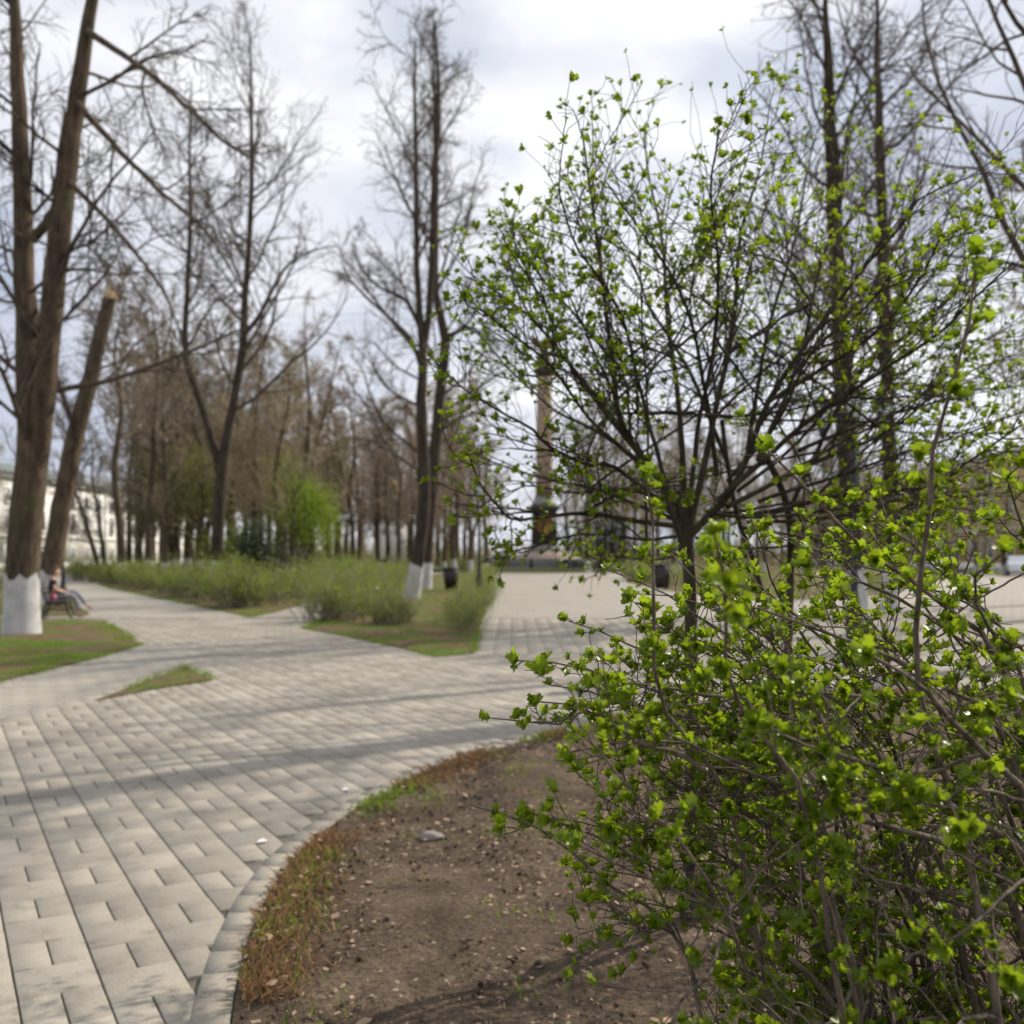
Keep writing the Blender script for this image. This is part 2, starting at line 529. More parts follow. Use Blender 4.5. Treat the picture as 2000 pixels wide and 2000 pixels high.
def sheet(name, poly, step, mat, z0, rise, amp, parent=None, seed=0.0, densify=0.4):
    """Gently uneven ground sheet filling an outline; keeps its outline exactly."""
    poly = np.asarray(poly, float)
    bd = []
    for i in range(len(poly)):
        a, b = poly[i], poly[(i + 1) % len(poly)]
        k = max(1, int(np.linalg.norm(b - a) / densify))
        k = min(k, 60)
        for t in range(k): bd.append(a + (b - a) * t / k)
    bd = np.array(bd)
    lo, hi = poly.min(0), poly.max(0)
    gx, gy = np.meshgrid(np.arange(lo[0], hi[0], step), np.arange(lo[1], hi[1], step))
    gx, gy = gx.ravel() + np.random.RandomState(3).uniform(-.2, .2, gx.size) * step, gy.ravel()
    ok = pip(poly, gx, gy)
    gx, gy = gx[ok], gy[ok]
    d = edge_dist(poly, gx, gy) if len(gx) else np.zeros(0)
    ok = d > step * 0.35
    gx, gy, d = gx[ok], gy[ok], d[ok]
    pts = [Vector((float(p[0]), float(p[1]))) for p in bd] + [Vector((float(a), float(b))) for a, b in zip(gx, gy)]
    nb = len(bd)
    vs_, _, fs, _, _, _ = delaunay_2d_cdt(pts, [(i, (i + 1) % nb) for i in range(nb)], [], 1, 1e-5)
    co = np.array([[v.x, v.y] for v in vs_])
    dd = edge_dist(poly, co[:, 0], co[:, 1])
    z = np.array([noise.noise(Vector((c[0] * 1.7 + seed, c[1] * 1.7, seed))) + 0.5 * noise.noise(Vector((c[0] * 6, c[1] * 6, seed))) for c in co])
    zz = z0 + np.minimum(dd / 0.35, 1) * (rise + amp * z)
    mb = MB()
    mb.add(np.column_stack([co, zz]), None, np.array([f for f in fs if len(f) == 3]))
    o = mb.build(name, mat, parent, smooth=True)
    return o


def zof(x, y):
    return 0.02


# ------------------------------------------------------------------ large structure
gm = MB()
gm.add([[-900, -60, -0.06], [900, -60, -0.06], [900, 1500, -0.06], [-900, 1500, -0.06]], [[0, 1, 2, 3]])
tag(gm.build('ground', M_LAWN), kind='structure')

pm = MB()                                               # sand bed under the near paving
pm.add([[-26, -4, -0.016], [26, -4, -0.016], [26, 26, -0.016], [-26, 26, -0.016]], [[0, 1, 2, 3]])
PLAZA = tag(pm.build('plaza_paving', M_JOINT), kind='structure')
fm = MB()                                               # paving beyond the slabs one can tell apart
fm.add([[-60, 26, -0.004], [60, 26, -0.004], [60, 86, -0.004], [-60, 86, -0.004]], [[0, 1, 2, 3]])
fm.add([[-60, -4, -0.03], [-26, -4, -0.03], [-26, 26, -0.03], [-60, 26, -0.03]], [[0, 1, 2, 3]])
fm.add([[26, -4, -0.03], [60, -4, -0.03], [60, 26, -0.03], [26, 26, -0.03]], [[0, 1, 2, 3]])
tag(fm.build('far_pavement', M_FAR), kind='structure')
BEDO = tag(sheet('planting_bed', BED, 0.145, M_SOIL, 0.004, 0.03, 0.05, densify=0.2), kind='structure')
for nm, po in LAWNS:
    big = np.ptp(po[:, 1]) > 30
    tag(sheet(nm, po, 1.2 if big else 0.35, M_LAWN, 0.012, 0.05, 0.03, seed=po[0][0]), kind='structure')

# slabs: strips of one square slab, then two half slabs
U = np.array([0.502, -0.865])
V = np.array([0.865, 0.502])
DASH = G(349, 1610)
W = 0.30


def slab_mesh(name, lx, ly, h=0.05, ch=0.003):
    mb = MB()
    a, b = lx / 2, ly / 2
    v = []
    for z, ins in ((-h, 0), (-ch, 0), (0, ch)):
        v += [[-a + ins, -b + ins, z], [a - ins, -b + ins, z], [a - ins, b - ins, z], [-a + ins, b - ins, z]]
    q = []
    for k in (0, 1):
        for j in range(4): q.append([k * 4 + j, k * 4 + (j + 1) % 4, k * 4 + 4 + (j + 1) % 4, k * 4 + 4 + j])
    q.append([8, 9, 10, 11])
    mb.add(v, q)
    return mb, mb.mesh(name, M_PAVER)


rs = np.random.RandomState(11)
slabs = []                                              # (x, y, type, angle)
vd = DASH @ V
ud = DASH @ U
for k in range(-120, 121):
    vc = vd + k * W
    sh = ud + k * 0.2056
    for j in range(-80, 81):
        ub = sh + j * 0.6
        for kind, du, dv in ((1, 0.0, -W / 4), (1, 0.0, W / 4), (0, 0.3, 0.0)):
            p = U * (ub + du) + V * (vc + dv)
            slabs.append((p[0], p[1], kind))
slabs = np.array(slabs)
sx, sy = slabs[:, 0], slabs[:, 1]
keep = (sy > 0.6) & (sy < 25.8) & (np.abs(sx) < 25.5) & (np.abs(sx) < 0.62 * sy + 2.5)
slabs = slabs[keep]
sx, sy = slabs[:, 0], slabs[:, 1]
AXIS = math.atan2(-28.0, FPX)                            # direction of the long avenue
AV_L, AV_R, AV_Y = LAWN_D[4][0], LAWN_D[4][0] + 14.0, LAWN_D[4][1]
inbed = pip(BED, sx, sy) | (edge_dist(bed_edge, sx, sy, False) < 0.10)
inav = (sx > AV_L - 0.05) & (sx < AV_R) & (sy > AV_Y + 0.05)
deep = np.zeros(len(sx), bool)
for _, po in LAWNS:
    deep |= pip(po, sx, sy) & (edge_dist(po, sx, sy) > 0.3)
LPATH = np.array([G(*p) for p in [(-500, 1520), (0, 1416), (180, 1372), (362, 1305), (420, 1262), (278, 1258), (0, 1333), (-300, 1420), (-500, 1470)]])
keep = ~inbed & ~inav & ~deep & ~(pip(LPATH, sx, sy) & (edge_dist(LPATH, sx, sy) > .17))
slabs = slabs[keep]
ang = math.atan2(U[1], U[0])
mb_full, me_full = slab_mesh('paver', 0.3 - 0.0015, W - 0.009)
mb_half, me_half = slab_mesh('paver_half', 0.3 - 0.0015, W / 2 - 0.008)


def slab_verts(mb):
    return np.concatenate(mb.v), np.concatenate(mb.q)


def scatter_slabs(dst, mb, pts, angles, tilt=0.003):
    v, q = slab_verts(mb)
    for (x, y), a in zip(pts, angles):
        c, s = math.cos(a), math.sin(a)
        w = np.column_stack([v[:, 0] * c - v[:, 1] * s + x, v[:, 0] * s + v[:, 1] * c + y, v[:, 2] + rs.uniform(-0.002, 0.001) + v[:, 0] * rs.uniform(-tilt, tilt)])
        dst.add(w, q)


# the 300 that show largest in the photograph as single parts
px = 1000 + slabs[:, 0] / slabs[:, 1] * FPX
py = HOR + EYE * FPX / slabs[:, 1]
inphoto = (px > -30) & (px < 1260) & (py < 1690) & (py > HOR)
size = np.where(slabs[:, 2] == 0, 1.0, 0.72) / slabs[:, 1] ** 1.5
order = np.argsort(-np.where(inphoto, size, 0))[:300]
single = np.zeros(len(slabs), bool)
single[order] = True
for x, y, k in slabs[single]:
    o = link('paver', me_full if k == 0 else me_half, PLAZA)
    o.location = (x, y, rs.uniform(-0.002, 0.001))
    o.rotation_euler = (rs.uniform(-0.003, 0.003), rs.uniform(-0.003, 0.003), ang + rs.uniform(-0.006, 0.006))
rest = MB()
for k, mb in ((0, mb_full), (1, mb_half)):
    sel = slabs[~single & (slabs[:, 2] == k)]
    scatter_slabs(rest, mb, sel[:, :2], ang + rs.uniform(-0.006, 0.006, len(sel)))
tag(rest.build('more_pavers', M_PAVER, PLAZA), kind='stuff')

lp = MB()
lp.add(np.column_stack([LPATH, np.full(len(LPATH), -0.004)]), None, [[0, 1, 8], [1, 7, 8], [1, 2, 7], [2, 6, 7], [2, 3, 6], [3, 5, 6], [3, 4, 5]])
tag(lp.build('side_path', M_FAR), kind='structure')

# border course laid along the planting bed
bs = smooth_line(bed_edge[:58], 62)
tang = norm(np.gradient(bs, axis=0))
nrm = np.stack([-tang[:, 1], tang[:, 0]], 1)
for i in range(0, len(bs) - 1, 1):
    a, b = bs[i], bs[i + 1]
    na, nb_ = nrm[i], nrm[i + 1]
    e = tang[i] * 0.0012
    mb = MB()
    top = [a + na * 0.01 + e, b + nb_ * 0.01 - e, b + nb_ * 0.15 - e, a + na * 0.15 + e]
    zc = 0.003 + rs.uniform(-0.001, 0.001)
    v = [[*t, -0.05] for t in top] + [[*t, zc - 0.006] for t in top]
    ctr = np.mean(top, 0)
    v += [[*(t + (ctr - t) * 0.015), zc] for t in top]
    q = [[k * 4 + j, k * 4 + (j + 1) % 4, k * 4 + 4 + (j + 1) % 4, k * 4 + 4 + j] for k in (0, 1) for j in range(4)] + [[8, 9, 10, 11]]
    mb.add(v, q)
    mb.build('border_slab', M_PAVER, PLAZA)

# the avenue: slabs laid square to its axis
av = MB()
mb_a, _ = slab_mesh('avenue_slab', 0.292, 0.29)
pts = [(x, y) for x in np.arange(AV_L + 0.18, AV_R, 0.3) for y in np.arange(AV_Y + 0.2, 25.8, 0.3)]
pts = [(x, y) for x, y in pts if abs(x) < 0.62 * y + 1]
scatter_slabs(av, mb_a, pts, np.full(len(pts), 0.012))
AVO = tag(av.build('avenue_pavers', M_PAVER, PLAZA), kind='stuff')

# ------------------------------------------------------------------ growth tools
def grow(rng, p, d, L, n, wander, trop=(0, 0, 1), tw=0.0):
    K = len(p)
    pts = np.zeros((K, n + 1, 3))
    pts[:, 0] = p
    d = norm(d.copy())
    trop = np.asarray(trop, float)
    st = (L / n)[:, None]
    for i in range(n):
        d = norm(d + rng.normal(0, wander, (K, 3)) + trop * tw)
        pts[:, i + 1] = pts[:, i] + d * st
    return pts


def spawn(rng, pts, rad, per, t0, t1, a0, a1, even=True):
    K, n, _ = pts.shape
    if even:
        t = t0 + (t1 - t0) * (np.arange(per)[None, :] + rng.uniform(0, 1, (K, per))) / per
    else:
        t = rng.uniform(t0, t1, (K, per))
    f = t * (n - 1)
    i = np.minimum(f.astype(int), n - 2)
    fr = (f - i)[..., None]
    k = np.arange(K)[:, None]
    p = pts[k, i] * (1 - fr) + pts[k, i + 1] * fr
    r = rad[k, i] * (1 - fr[..., 0]) + rad[k, i + 1] * fr[..., 0]
    T = norm(pts[k, i + 1] - pts[k, i])
    rv = rng.normal(0, 1, T.shape)
    N = norm(rv - (rv * T).sum(-1, keepdims=True) * T)
    a = rng.uniform(a0, a1, t.shape)[..., None]
    D = np.cos(a) * T + np.sin(a) * N
    return p.reshape(-1, 3), D.reshape(-1, 3), r.ravel(), t.ravel(), np.repeat(np.arange(K), per)


def taper(r0, r1, n):
    return np.linspace(0, 1, n + 1)[None, :] * (r1 - r0)[:, None] + r0[:, None]


def plen(pts):
    return np.linalg.norm(np.diff(pts, axis=1), axis=2).sum(1)


def crown_on(rng, mb, stems, rads, n1=16, per2=9, per3=6, per4=3, t0=0.25, len1=0.36, ang=(0.6, 1.15), up=0.10, tw=(0.013, 0.006), droop=0.0, tips=None):
    """Limbs, branches and twigs on stem polylines (each (n,3) with radii)."""
    Hmax = max(plen(st[None])[0] for st in stems)
    for st, rd in zip(stems, rads):
        H = plen(st[None])[0]
        nn1 = n1 if H > .8 * Hmax else max(3, int(n1 * H / Hmax))
        p, D, r, t, _ = spawn(rng, st[None], rd[None], nn1, t0 if H > .5 * Hmax else .15, 0.99, *ang)
        H = max(H, .45 * Hmax)
        L = H * len1 * (1.15 - 0.75 * t) * rng.uniform(0.6, 1.2, len(t))
        r1 = np.minimum(r * 0.5, L * 0.0125 + 0.008)
        a = grow(rng, p, D, L, 7, 0.15, tw=up)
        ra = taper(r1, r1 * 0.25, 7)
        mb.tubes(a, ra, 5)
        p, D, r, t, k = spawn(rng, a, ra, per2, 0.15, 1.0, 0.5, 1.1)
        L2 = L[k] * 0.42 * (1.2 - 0.7 * t) * rng.uniform(0.6, 1.25, len(t))
        b = grow(rng, p, D, L2, 4, 0.16, tw=up * 0.5 - droop)
        rb = taper(np.maximum(r * 0.6, tw[0] * 0.8), np.full(len(r), tw[0] * 0.5), 4)
        mb.tubes(b, rb, 4)
        p, D, r, t, k = spawn(rng, b, rb, per3, 0.1, 1.0, 0.45, 1.1)
        L3 = np.clip(L2[k] * 0.5, 0.25, 1.6) * rng.uniform(0.6, 1.3, len(t))
        c = grow(rng, p, D, L3, 3, 0.14, tw=-droop)
        rc = taper(np.full(len(r), tw[0] * 0.55), np.full(len(r), tw[1] * 0.6), 3)
        mb.tubes(c, rc, 3)
        if tips is not None: tips.append(c[:, -1]); tips.append(c[:, 1])
        if per4:
            p, D, r, t, k = spawn(rng, c, rc, per4, 0.2, 1.0, 0.4, 1.0)
            L4 = np.clip(L3[k] * 0.5, 0.12, 0.6) * rng.uniform(0.6, 1.3, len(t))
            e = grow(rng, p, D, L4, 2, 0.12, tw=-droop)
            re_ = taper(np.full(len(r), tw[1] * 0.75), np.full(len(r), tw[1] * 0.35), 2)
            mb.tubes(e, re_, 3)
            if tips is not None: tips.append(e[:, -1])


def rand_rot(rng, K, flat=1.0):
    a = norm(rng.normal(0, 1, (K, 3)))
    b = rng.normal(0, 1, (K, 3))
    b = norm(b - (a * b).sum(1, keepdims=True) * a)
    c = np.cross(a, b)
    return np.stack([a, b, c], 2)


LEAF_V = np.array([[0, -0.5, 0], [0.32, -0.05, 0.06], [0, 0.5, 0], [-0.32, -0.05, 0.06]])
LEAF_T = np.array([[0, 1, 2], [0, 2, 3]])


def leaf_puffs(rng, mb, pos, per, spread, size):
    pos = np.repeat(pos, per, 0) + rng.normal(0, spread, (len(pos) * per, 3))
    M = rand_rot(rng, len(pos)) * (size * rng.uniform(0.6, 1.3, len(pos)))[:, None, None]
    mb.scatter(LEAF_V, LEAF_T, M, pos)


def stem(ptsr, n=18, flare=True):
    """ptsr: list of (x, y, z, r) -> smooth stem and radii, with a flared foot."""
    a = smooth_line(np.array(ptsr, float), n)
    p, r = a[:, :3], a[:, 3].copy()
    if flare:
        h = p[:, 2] - p[0, 2]
        r *= 1 + 0.12 * np.exp(-h / 0.22)
    return p, r


def bare_tree(name, base, stems, seed, label, cat='tree', group=None, white=1.3, n1=16, twig=M_TWIG_DARK, barkm=M_BARK, crown_kw=None, whites=1, extra=None):
    """Tree as an Empty with trunk, limewashed foot and crown; stems in local metres (x, y, z, r)."""
    rng = np.random.RandomState(seed)
    root = empty(name, base)
    tag(root, label, cat, group)
    tm, cm, wm = MB(), MB(), MB()
    S, RD = [], []
    for i, st in enumerate(stems):
        p, r = stem(st, 26, flare=(i == 0))
        p[1:-1] += rng.normal(0, 0.012, (len(p) - 2, 3)) * np.array([1, 1, 0])
        tm.tubes(p, r, 12)
        S.append(p)
        RD.append(r)
        if i < whites and white:
            fine = np.stack([np.interp(np.linspace(p[0, 2] - 0.05, white, 9), p[:, 2], q) for q in (p[:, 0], p[:, 1], p[:, 2], r)], 1)
            wm.tubes(fine[:, :3], fine[:, 3] * 1.012 + 0.006, 18)
            wm.v[-1][-18:, 2] += rng.uniform(-.16, .07, 18)
    kw = dict(n1=n1)
    kw.update(crown_kw or {})
    crown_on(rng, cm, S, RD, **kw)
    tm.build('trunk', barkm, root, smooth=True)
    if white and whites: wm.build('limewashed_foot', M_WHITE, root, smooth=True)
    cm.build('crown', twig, root, smooth=True)
    return root


def rel(ptsr, base):
    return [(x - base[0], y - base[1], z - base[2], r) for x, y, z, r in ptsr]


def px_stem(pts, d, base, r):
    """Stem through photo pixels at distance d (optionally varying), radii from list; returned relative to the base."""
    out = []
    for i, (x, y) in enumerate(pts):
        dd = d[i] if isinstance(d, (list, tuple)) else d
        q = P(x, y, dd)
        out.append((q[0] - base[0], q[1] - base[1], q[2] - base[2], r[i]))
    return out


# ------------------------------------------------------------------ the large trees one can tell apart
g = G(42, 1243)
b0 = (g[0], g[1], 0.02)
d0 = g[1]
bare_tree('lime_tree', b0, [
    px_stem([(42, 1243), (44, 1120), (55, 960), (66, 860), (55, 700), (47, 520), (42, 330), (30, 60), (20, -200)], d0, b0, [0.335, 0.325, 0.32, 0.30, 0.24, 0.20, 0.17, 0.12, 0.05]),
    px_stem([(66, 940), (78, 840), (92, 700), (108, 540), (132, 330), (170, 60), (215, -200)], [d0, d0 - .1, d0 - .2, d0 - .3, d0 - .3, d0 - .5, d0 - .8], b0, [0.20, 0.23, 0.22, 0.22, 0.20, 0.13, 0.05]),
    px_stem([(150, 200), (230, 290), (320, 380), (400, 450), (470, 560)], [d0 - .5, d0 - 1, d0 - 1.6, d0 - 2.2, d0 - 2.6], b0, [0.07, 0.055, 0.04, 0.028, 0.012]),
    px_stem([(128, 350), (200, 420), (270, 500), (330, 590), (360, 690)], [d0 - .3, d0 - .9, d0 - 1.6, d0 - 2.0, d0 - 2.4], b0, [0.06, 0.045, 0.034, 0.022, 0.010]),
    px_stem([(170, 60), (300, 150), (420, 260), (520, 330)], [d0 - .6, d0 - 1.5, d0 - 2.4, d0 - 3.0], b0, [0.07, 0.05, 0.035, 0.012]),
    px_stem([(62, 470), (95, 430), (118, 380), (140, 325)], d0 - .15, b0, [0.10, 0.10, 0.09, 0.08]),
], 21, 'massive lime tree with two stems and limewashed foot at the left edge', white=1.24, n1=18, crown_kw=dict(t0=0.2, len1=0.34, per2=9, per3=6, per4=2, up=0.02, droop=0.06, tw=(0.013, 0.007)))

g = G(86, 1184)
b1 = (g[0], g[1], 0.02)
bare_tree('snapped_tree', b1, [
    px_stem([(86, 1184), (98, 1118), (118, 1000), (145, 860), (172, 760), (192, 670), (214, 583)], g[1], b1, [0.36, 0.33, 0.30, 0.28, 0.25, 0.22, 0.20]),
    px_stem([(150, 850), (118, 760), (100, 690)], g[1], b1, [0.10, 0.08, 0.05]),
], 22, 'leaning tree snapped off at the top showing pale wood behind the bench', white=1.1, n1=14, crown_kw=dict(t0=0.3, len1=0.30, per2=8, per3=6, per4=3))
sn = bpy.data.objects['snapped_tree']
br = MB()
tip = P(214, 583, g[1]) - np.array(b1)
for k in range(7):
    a = k * 0.9
    s0 = tip + np.array([0.12 * math.cos(a), 0.12 * math.sin(a), -0.08])
    br.tubes(np.array([s0, s0 + [0.06 + 0.05 * math.cos(a), 0.03, 0.28 + 0.14 * (k % 3)]]), np.array([0.07, 0.012]), 5)
br.build('broken_wood', simple('fresh_split_wood', (0.50, 0.37, 0.21), 0.9), sn)

g = G(418, 1146)
b2 = (g[0], g[1], 0.02)
dd = g[1]
bare_tree('forked_tree', b2, [
    px_stem([(418, 1146), (424, 1060), (432, 930), (448, 830), (472, 690), (478, 600), (486, 480), (492, 330), (490, 180), (488, 60)], dd, b2, [0.36, 0.31, 0.29, 0.22, 0.20, 0.17, 0.14, 0.11, 0.07, 0.03]),
    px_stem([(432, 950), (420, 880), (390, 780), (362, 690), (366, 560), (372, 430), (370, 300), (374, 160)], [dd, dd, dd - .2, dd - .4, dd - .4, dd - .4, dd - .4, dd - .4], b2, [0.20, 0.19, 0.18, 0.16, 0.13, 0.10, 0.07, 0.03]),
    px_stem([(476, 655), (505, 620), (530, 570), (560, 520), (610, 490), (660, 480)], [dd, dd, dd + .3, dd + .6, dd + 1, dd + 1.4], b2, [0.14, 0.12, 0.10, 0.07, 0.05, 0.02]),
], 23, 'tall tree forking into two slender stems behind the left hedge', barkm=M_BARK_DARK, n1=22, crown_kw=dict(t0=0.3, len1=0.32, per2=8, per3=6, per4=2, tw=(0.016, 0.010)))

g = G(803, 1171)
b3 = (g[0], g[1], 0.02)
dd = g[1]
bare_tree('avenue_tree', b3, [
    px_stem([(803, 1171), (815, 1100), (828, 990), (826, 880), (822, 780), (826, 690), (816, 560), (813, 400), (812, 240), (810, 80)], dd, b3, [0.28, 0.25, 0.24, 0.22, 0.20, 0.15, 0.12, 0.10, 0.07, 0.03]),
    px_stem([(824, 700), (838, 600), (845, 480), (850, 330), (856, 180), (850, 40)], dd + .1, b3, [0.15, 0.13, 0.14, 0.12, 0.08, 0.03]),
    px_stem([(824, 720), (800, 660), (760, 620), (715, 580), (680, 540), (664, 500)], [dd, dd + .2, dd + .5, dd + .9, dd + 1.2, dd + 1.4], b3, [0.09, 0.07, 0.06, 0.05, 0.035, 0.02]),
    px_stem([(820, 640), (790, 585), (740, 560), (705, 520), (688, 470)], [dd, dd - .3, dd - .6, dd - .9, dd - 1.2], b3, [0.07, 0.06, 0.05, 0.035, 0.02]),
], 24, 'tall dark tree with limewashed foot nearest on the centre island', barkm=M_BARK_DARK, n1=22, crown_kw=dict(t0=0.22, len1=0.27, per2=8, per3=6, per4=2, up=0.05, tw=(0.014, 0.009)))
g = G(829, 1152)
b4 = (g[0], g[1], 0.02)
dd = g[1]
bare_tree('avenue_tree', b4, [
    px_stem([(829, 1152), (834, 1080), (842, 960), (855, 820), (868, 700), (868, 640), (852, 590), (850, 480), (851, 330), (848, 180), (846, 40)], dd, b4, [0.30, 0.28, 0.28, 0.26, 0.24, 0.22, 0.18, 0.17, 0.13, 0.08, 0.03]),
    px_stem([(868, 660), (890, 650), (920, 640), (950, 660), (985, 690)], [dd, dd - .3, dd - .6, dd - .9, dd - 1.2], b4, [0.12, 0.10, 0.08, 0.05, 0.02]),
], 25, 'second limewashed tree close behind the nearest one on the centre island', barkm=M_BARK_DARK, n1=22, crown_kw=dict(t0=0.22, len1=0.27, per2=8, per3=6, per4=2, tw=(0.016, 0.010)))

for (x0, y0, xs, rr, sd, lab) in (
        (1672, 1207, (1672, 1666, 1660, 1650, 1640, 1626, 1615, 1608), 0.28, 31, 'thick tree trunk rising behind the hawthorn, left of the straight one'),
        (1737, 1190, (1737, 1738, 1737, 1735, 1728, 1720, 1714, 1712), 0.22, 32, 'straight tree trunk rising behind the hawthorn, right of the thick one')):
    g = G(x0, y0)
    bb = (g[0], g[1], 0.02)
    bare_tree('avenue_tree', bb, [px_stem(list(zip(xs, (y0, 1060, 950, 800, 600, 330, 100, -60))), g[1], bb, [rr * 1.1, rr, rr * .95, rr * .9, rr * .8, rr * .68, rr * .4, rr * .1])],
              sd, lab, n1=24, barkm=M_BARK_DARK, crown_kw=dict(t0=0.3, len1=0.34, per2=8, per3=6, per4=2, tw=(0.016, 0.010)))

# trees of the row to the right, out of the frame, whose shade falls across the paving
for i, (x, y, h, sd) in enumerate(((8.75, 15.8, 17.0, 41), (15.2, 23.6, 19.0, 42), (18.0, 28.6, 18.0, 43))):
    bare_tree('roadside_tree', (x, y, 0.0), [[(0, 0, 0, .36), (.02, 0, 2, .33), (.1, .05, 5, .29), (0, .1, 9, .24), (.15, 0, 13, .16), (.1, .1, h, .04)]],
              sd, 'bare tree of the row right of the frame whose shadow crosses the paving', group='trees right of the frame', n1=18, crown_kw=dict(t0=0.3, len1=0.3, per2=7, per3=4, per4=1, tw=(0.018, 0.011)))

# ------------------------------------------------------------------ the wood behind: shared variants, single trees
variants = []
for i, (h, sd, tw_m, len1, nn) in enumerate(((19, 51, M_TWIG, 0.26, 20), (21, 52, M_TWIG_RED, 0.24, 22), (17, 53, M_TWIG_RED, 0.34, 20), (20, 54, M_TWIG_RED, 0.28, 20), (16, 55, M_TWIG_RED, 0.36, 18), (17, 56, M_TWIG, 0.34, 22))):
    rng = np.random.RandomState(sd)
    tm, cm, wm = MB(), MB(), MB()
    wob = rng.normal(0, 0.22, (6, 2))
    pts = [(wob[k, 0] * k * .4, wob[k, 1] * k * .4, h * k / 5.0, 0.30 * (1 - k / 5.4)) for k in range(6)]
    p, r = stem(pts, 22)
    tm.tubes(p, r, 8)
    S, RD = [p], [r]
    if i in (1, 3):
        k0 = 7
        p2 = grow(rng, p[k0:k0 + 1], np.array([[0.35, 0.2, 1.0]]), np.array([h * 0.55]), 12, 0.05, tw=0.06)[0]
        r2 = np.linspace(r[k0] * .7, 0.03, 13)
        tm.tubes(p2, r2, 7)
        S.append(p2)
        RD.append(r2)
    fine = np.stack([np.interp(np.linspace(0, 1.3, 6), p[:, 2], q) for q in (p[:, 0], p[:, 1], p[:, 2], r)], 1)
    wm.tubes(fine[:, :3], fine[:, 3] * 1.02 + 0.008, 10)
    tips = []
    crown_on(rng, cm, S, RD, n1=nn + 4 if len(S) == 1 else nn // 2 + 3, per2=9, per3=6, per4=2, t0=0.45 if i == 5 else 0.16, len1=len1, up=0.10, tw=(0.031, 0.020), tips=tips)
    lm = None
    if i in (2, 4):
        lb = MB()
        tp = np.concatenate(tips)
        leaf_puffs(rng, lb, tp[rng.permutation(len(tp))[:2500]], 1, 0.12, 0.10)
        lm = lb.mesh('opening_buds', M_HAZE_LEAF)
    variants.append((tm.mesh('trunk', M_BARK, True), wm.mesh('limewashed_foot', M_WHITE, True), cm.mesh('crown', tw_m, True), lm))

rw = np.random.RandomState(77)


def wood_tree(px_, d, v, sc, label, group, white=True, name='bare_tree'):
    o = empty(name, ((px_ - 1000) / FPX * d, d, 0.0), rw.uniform(0, 6.28))
    o.scale = (sc, sc, sc * rw.uniform(0.92, 1.08))
    o.rotation_euler[0], o.rotation_euler[1] = rw.uniform(-.03, .03), rw.uniform(-.03, .03)
    tag(o, label, 'tree', group)
    tme, wme, cme, lme = variants[v]
    link('trunk', tme, o)
    if white: link('limewashed_foot', wme, o)
    link('crown', cme, o)
    if lme: link('opening_buds', lme, o)
    return o


ORD = ('leftmost', 'second from the left', 'third from the left', 'fourth from the left', 'fifth from the left', 'sixth from the left', 'seventh from the left', 'eighth from the left', 'ninth from the left',
       'tenth from the left', 'eleventh from the left', 'twelfth from the left', 'thirteenth from the left', 'fourteenth from the left', 'rightmost')


def row(xs, dist, vs_, scale, what, group):
    xs = sorted(xs)
    for k, x in enumerate(xs):
        o_ = ORD[-1] if k == len(xs) - 1 else ORD[k]
        d = rw.uniform(*dist)
        wood_tree(x, d, vs_[k % len(vs_)], scale(d), '%s, %s' % (what, o_), group)


row([-32, 275, 330], (66, 84), (2, 4, 0), lambda d: rw.uniform(.6, .78), 'bare tree before the white building', 'trees before the white building')
row(np.linspace(285, 640, 13) + rw.uniform(-12, 12, 13), (62, 88), (2, 1, 4, 0, 2), lambda d: rw.uniform(.84, 1.06) * (.55 + .5 * d / 90), 'brown twiggy tree fronting the wood behind the left hedge', 'wood behind the left hedge')
row(np.linspace(655, 940, 12) + rw.uniform(-10, 10, 12), (72, 92), (0, 3, 1, 0, 2), lambda d: rw.uniform(.7, .88) * (.55 + .45 * d / 92), 'bare grey-brown tree of the wood left of the column', 'wood left of the column')
row(np.linspace(1150, 1620, 12) + rw.uniform(-12, 12, 12), (78, 110), (0, 3, 1, 4, 2), lambda d: rw.uniform(.8, 1.0) * (.6 + .38 * d / 110), 'bare tree of the wood right of the column', 'wood right of the column')
row((1795, 1850, 1905, 1960, 2020), (70, 84), (2, 4), lambda d: rw.uniform(.44, .58), 'low brown tree before the ochre building', 'trees before the ochre building')
for x in np.linspace(250, 930, 42) + rw.uniform(-10, 10, 42):
    wood_tree(x, rw.uniform(72, 94) if x < 600 else rw.uniform(96, 160), rw.randint(0, 5), rw.uniform(.9, 1.15) * (.86 if x < 600 else 1), 'distant bare tree deep in the wood left of the column', 'deep wood left of the column', white=False)
for x in np.linspace(1120, 1780, 26) + rw.uniform(-14, 14, 26):
    wood_tree(x, rw.uniform(120, 175), rw.randint(0, 5), rw.uniform(.85, 1.12), 'distant bare tree deep in the wood right of the column', 'deep wood right of the column', white=False)
wood_tree(2085, 34, 3, .9, 'bare tree at the right edge, its twigs hanging into the sky', None)
row((240, 292), (52, 62), (5,), lambda d: rw.uniform(.85, 1.0), 'high-crowned bare tree above the white building', 'high-crowned trees by the white building')
for x, d, lean, lab in ((197, 70, -0.28, 'thin bare tree leaning left in front of the white building, nearer the lamp'), (206, 76, -0.12, 'thin bare tree leaning less in front of the white building')):
    o = wood_tree(x, d, 0, .62, lab, None)
    o.rotation_euler = (0, lean, 0)

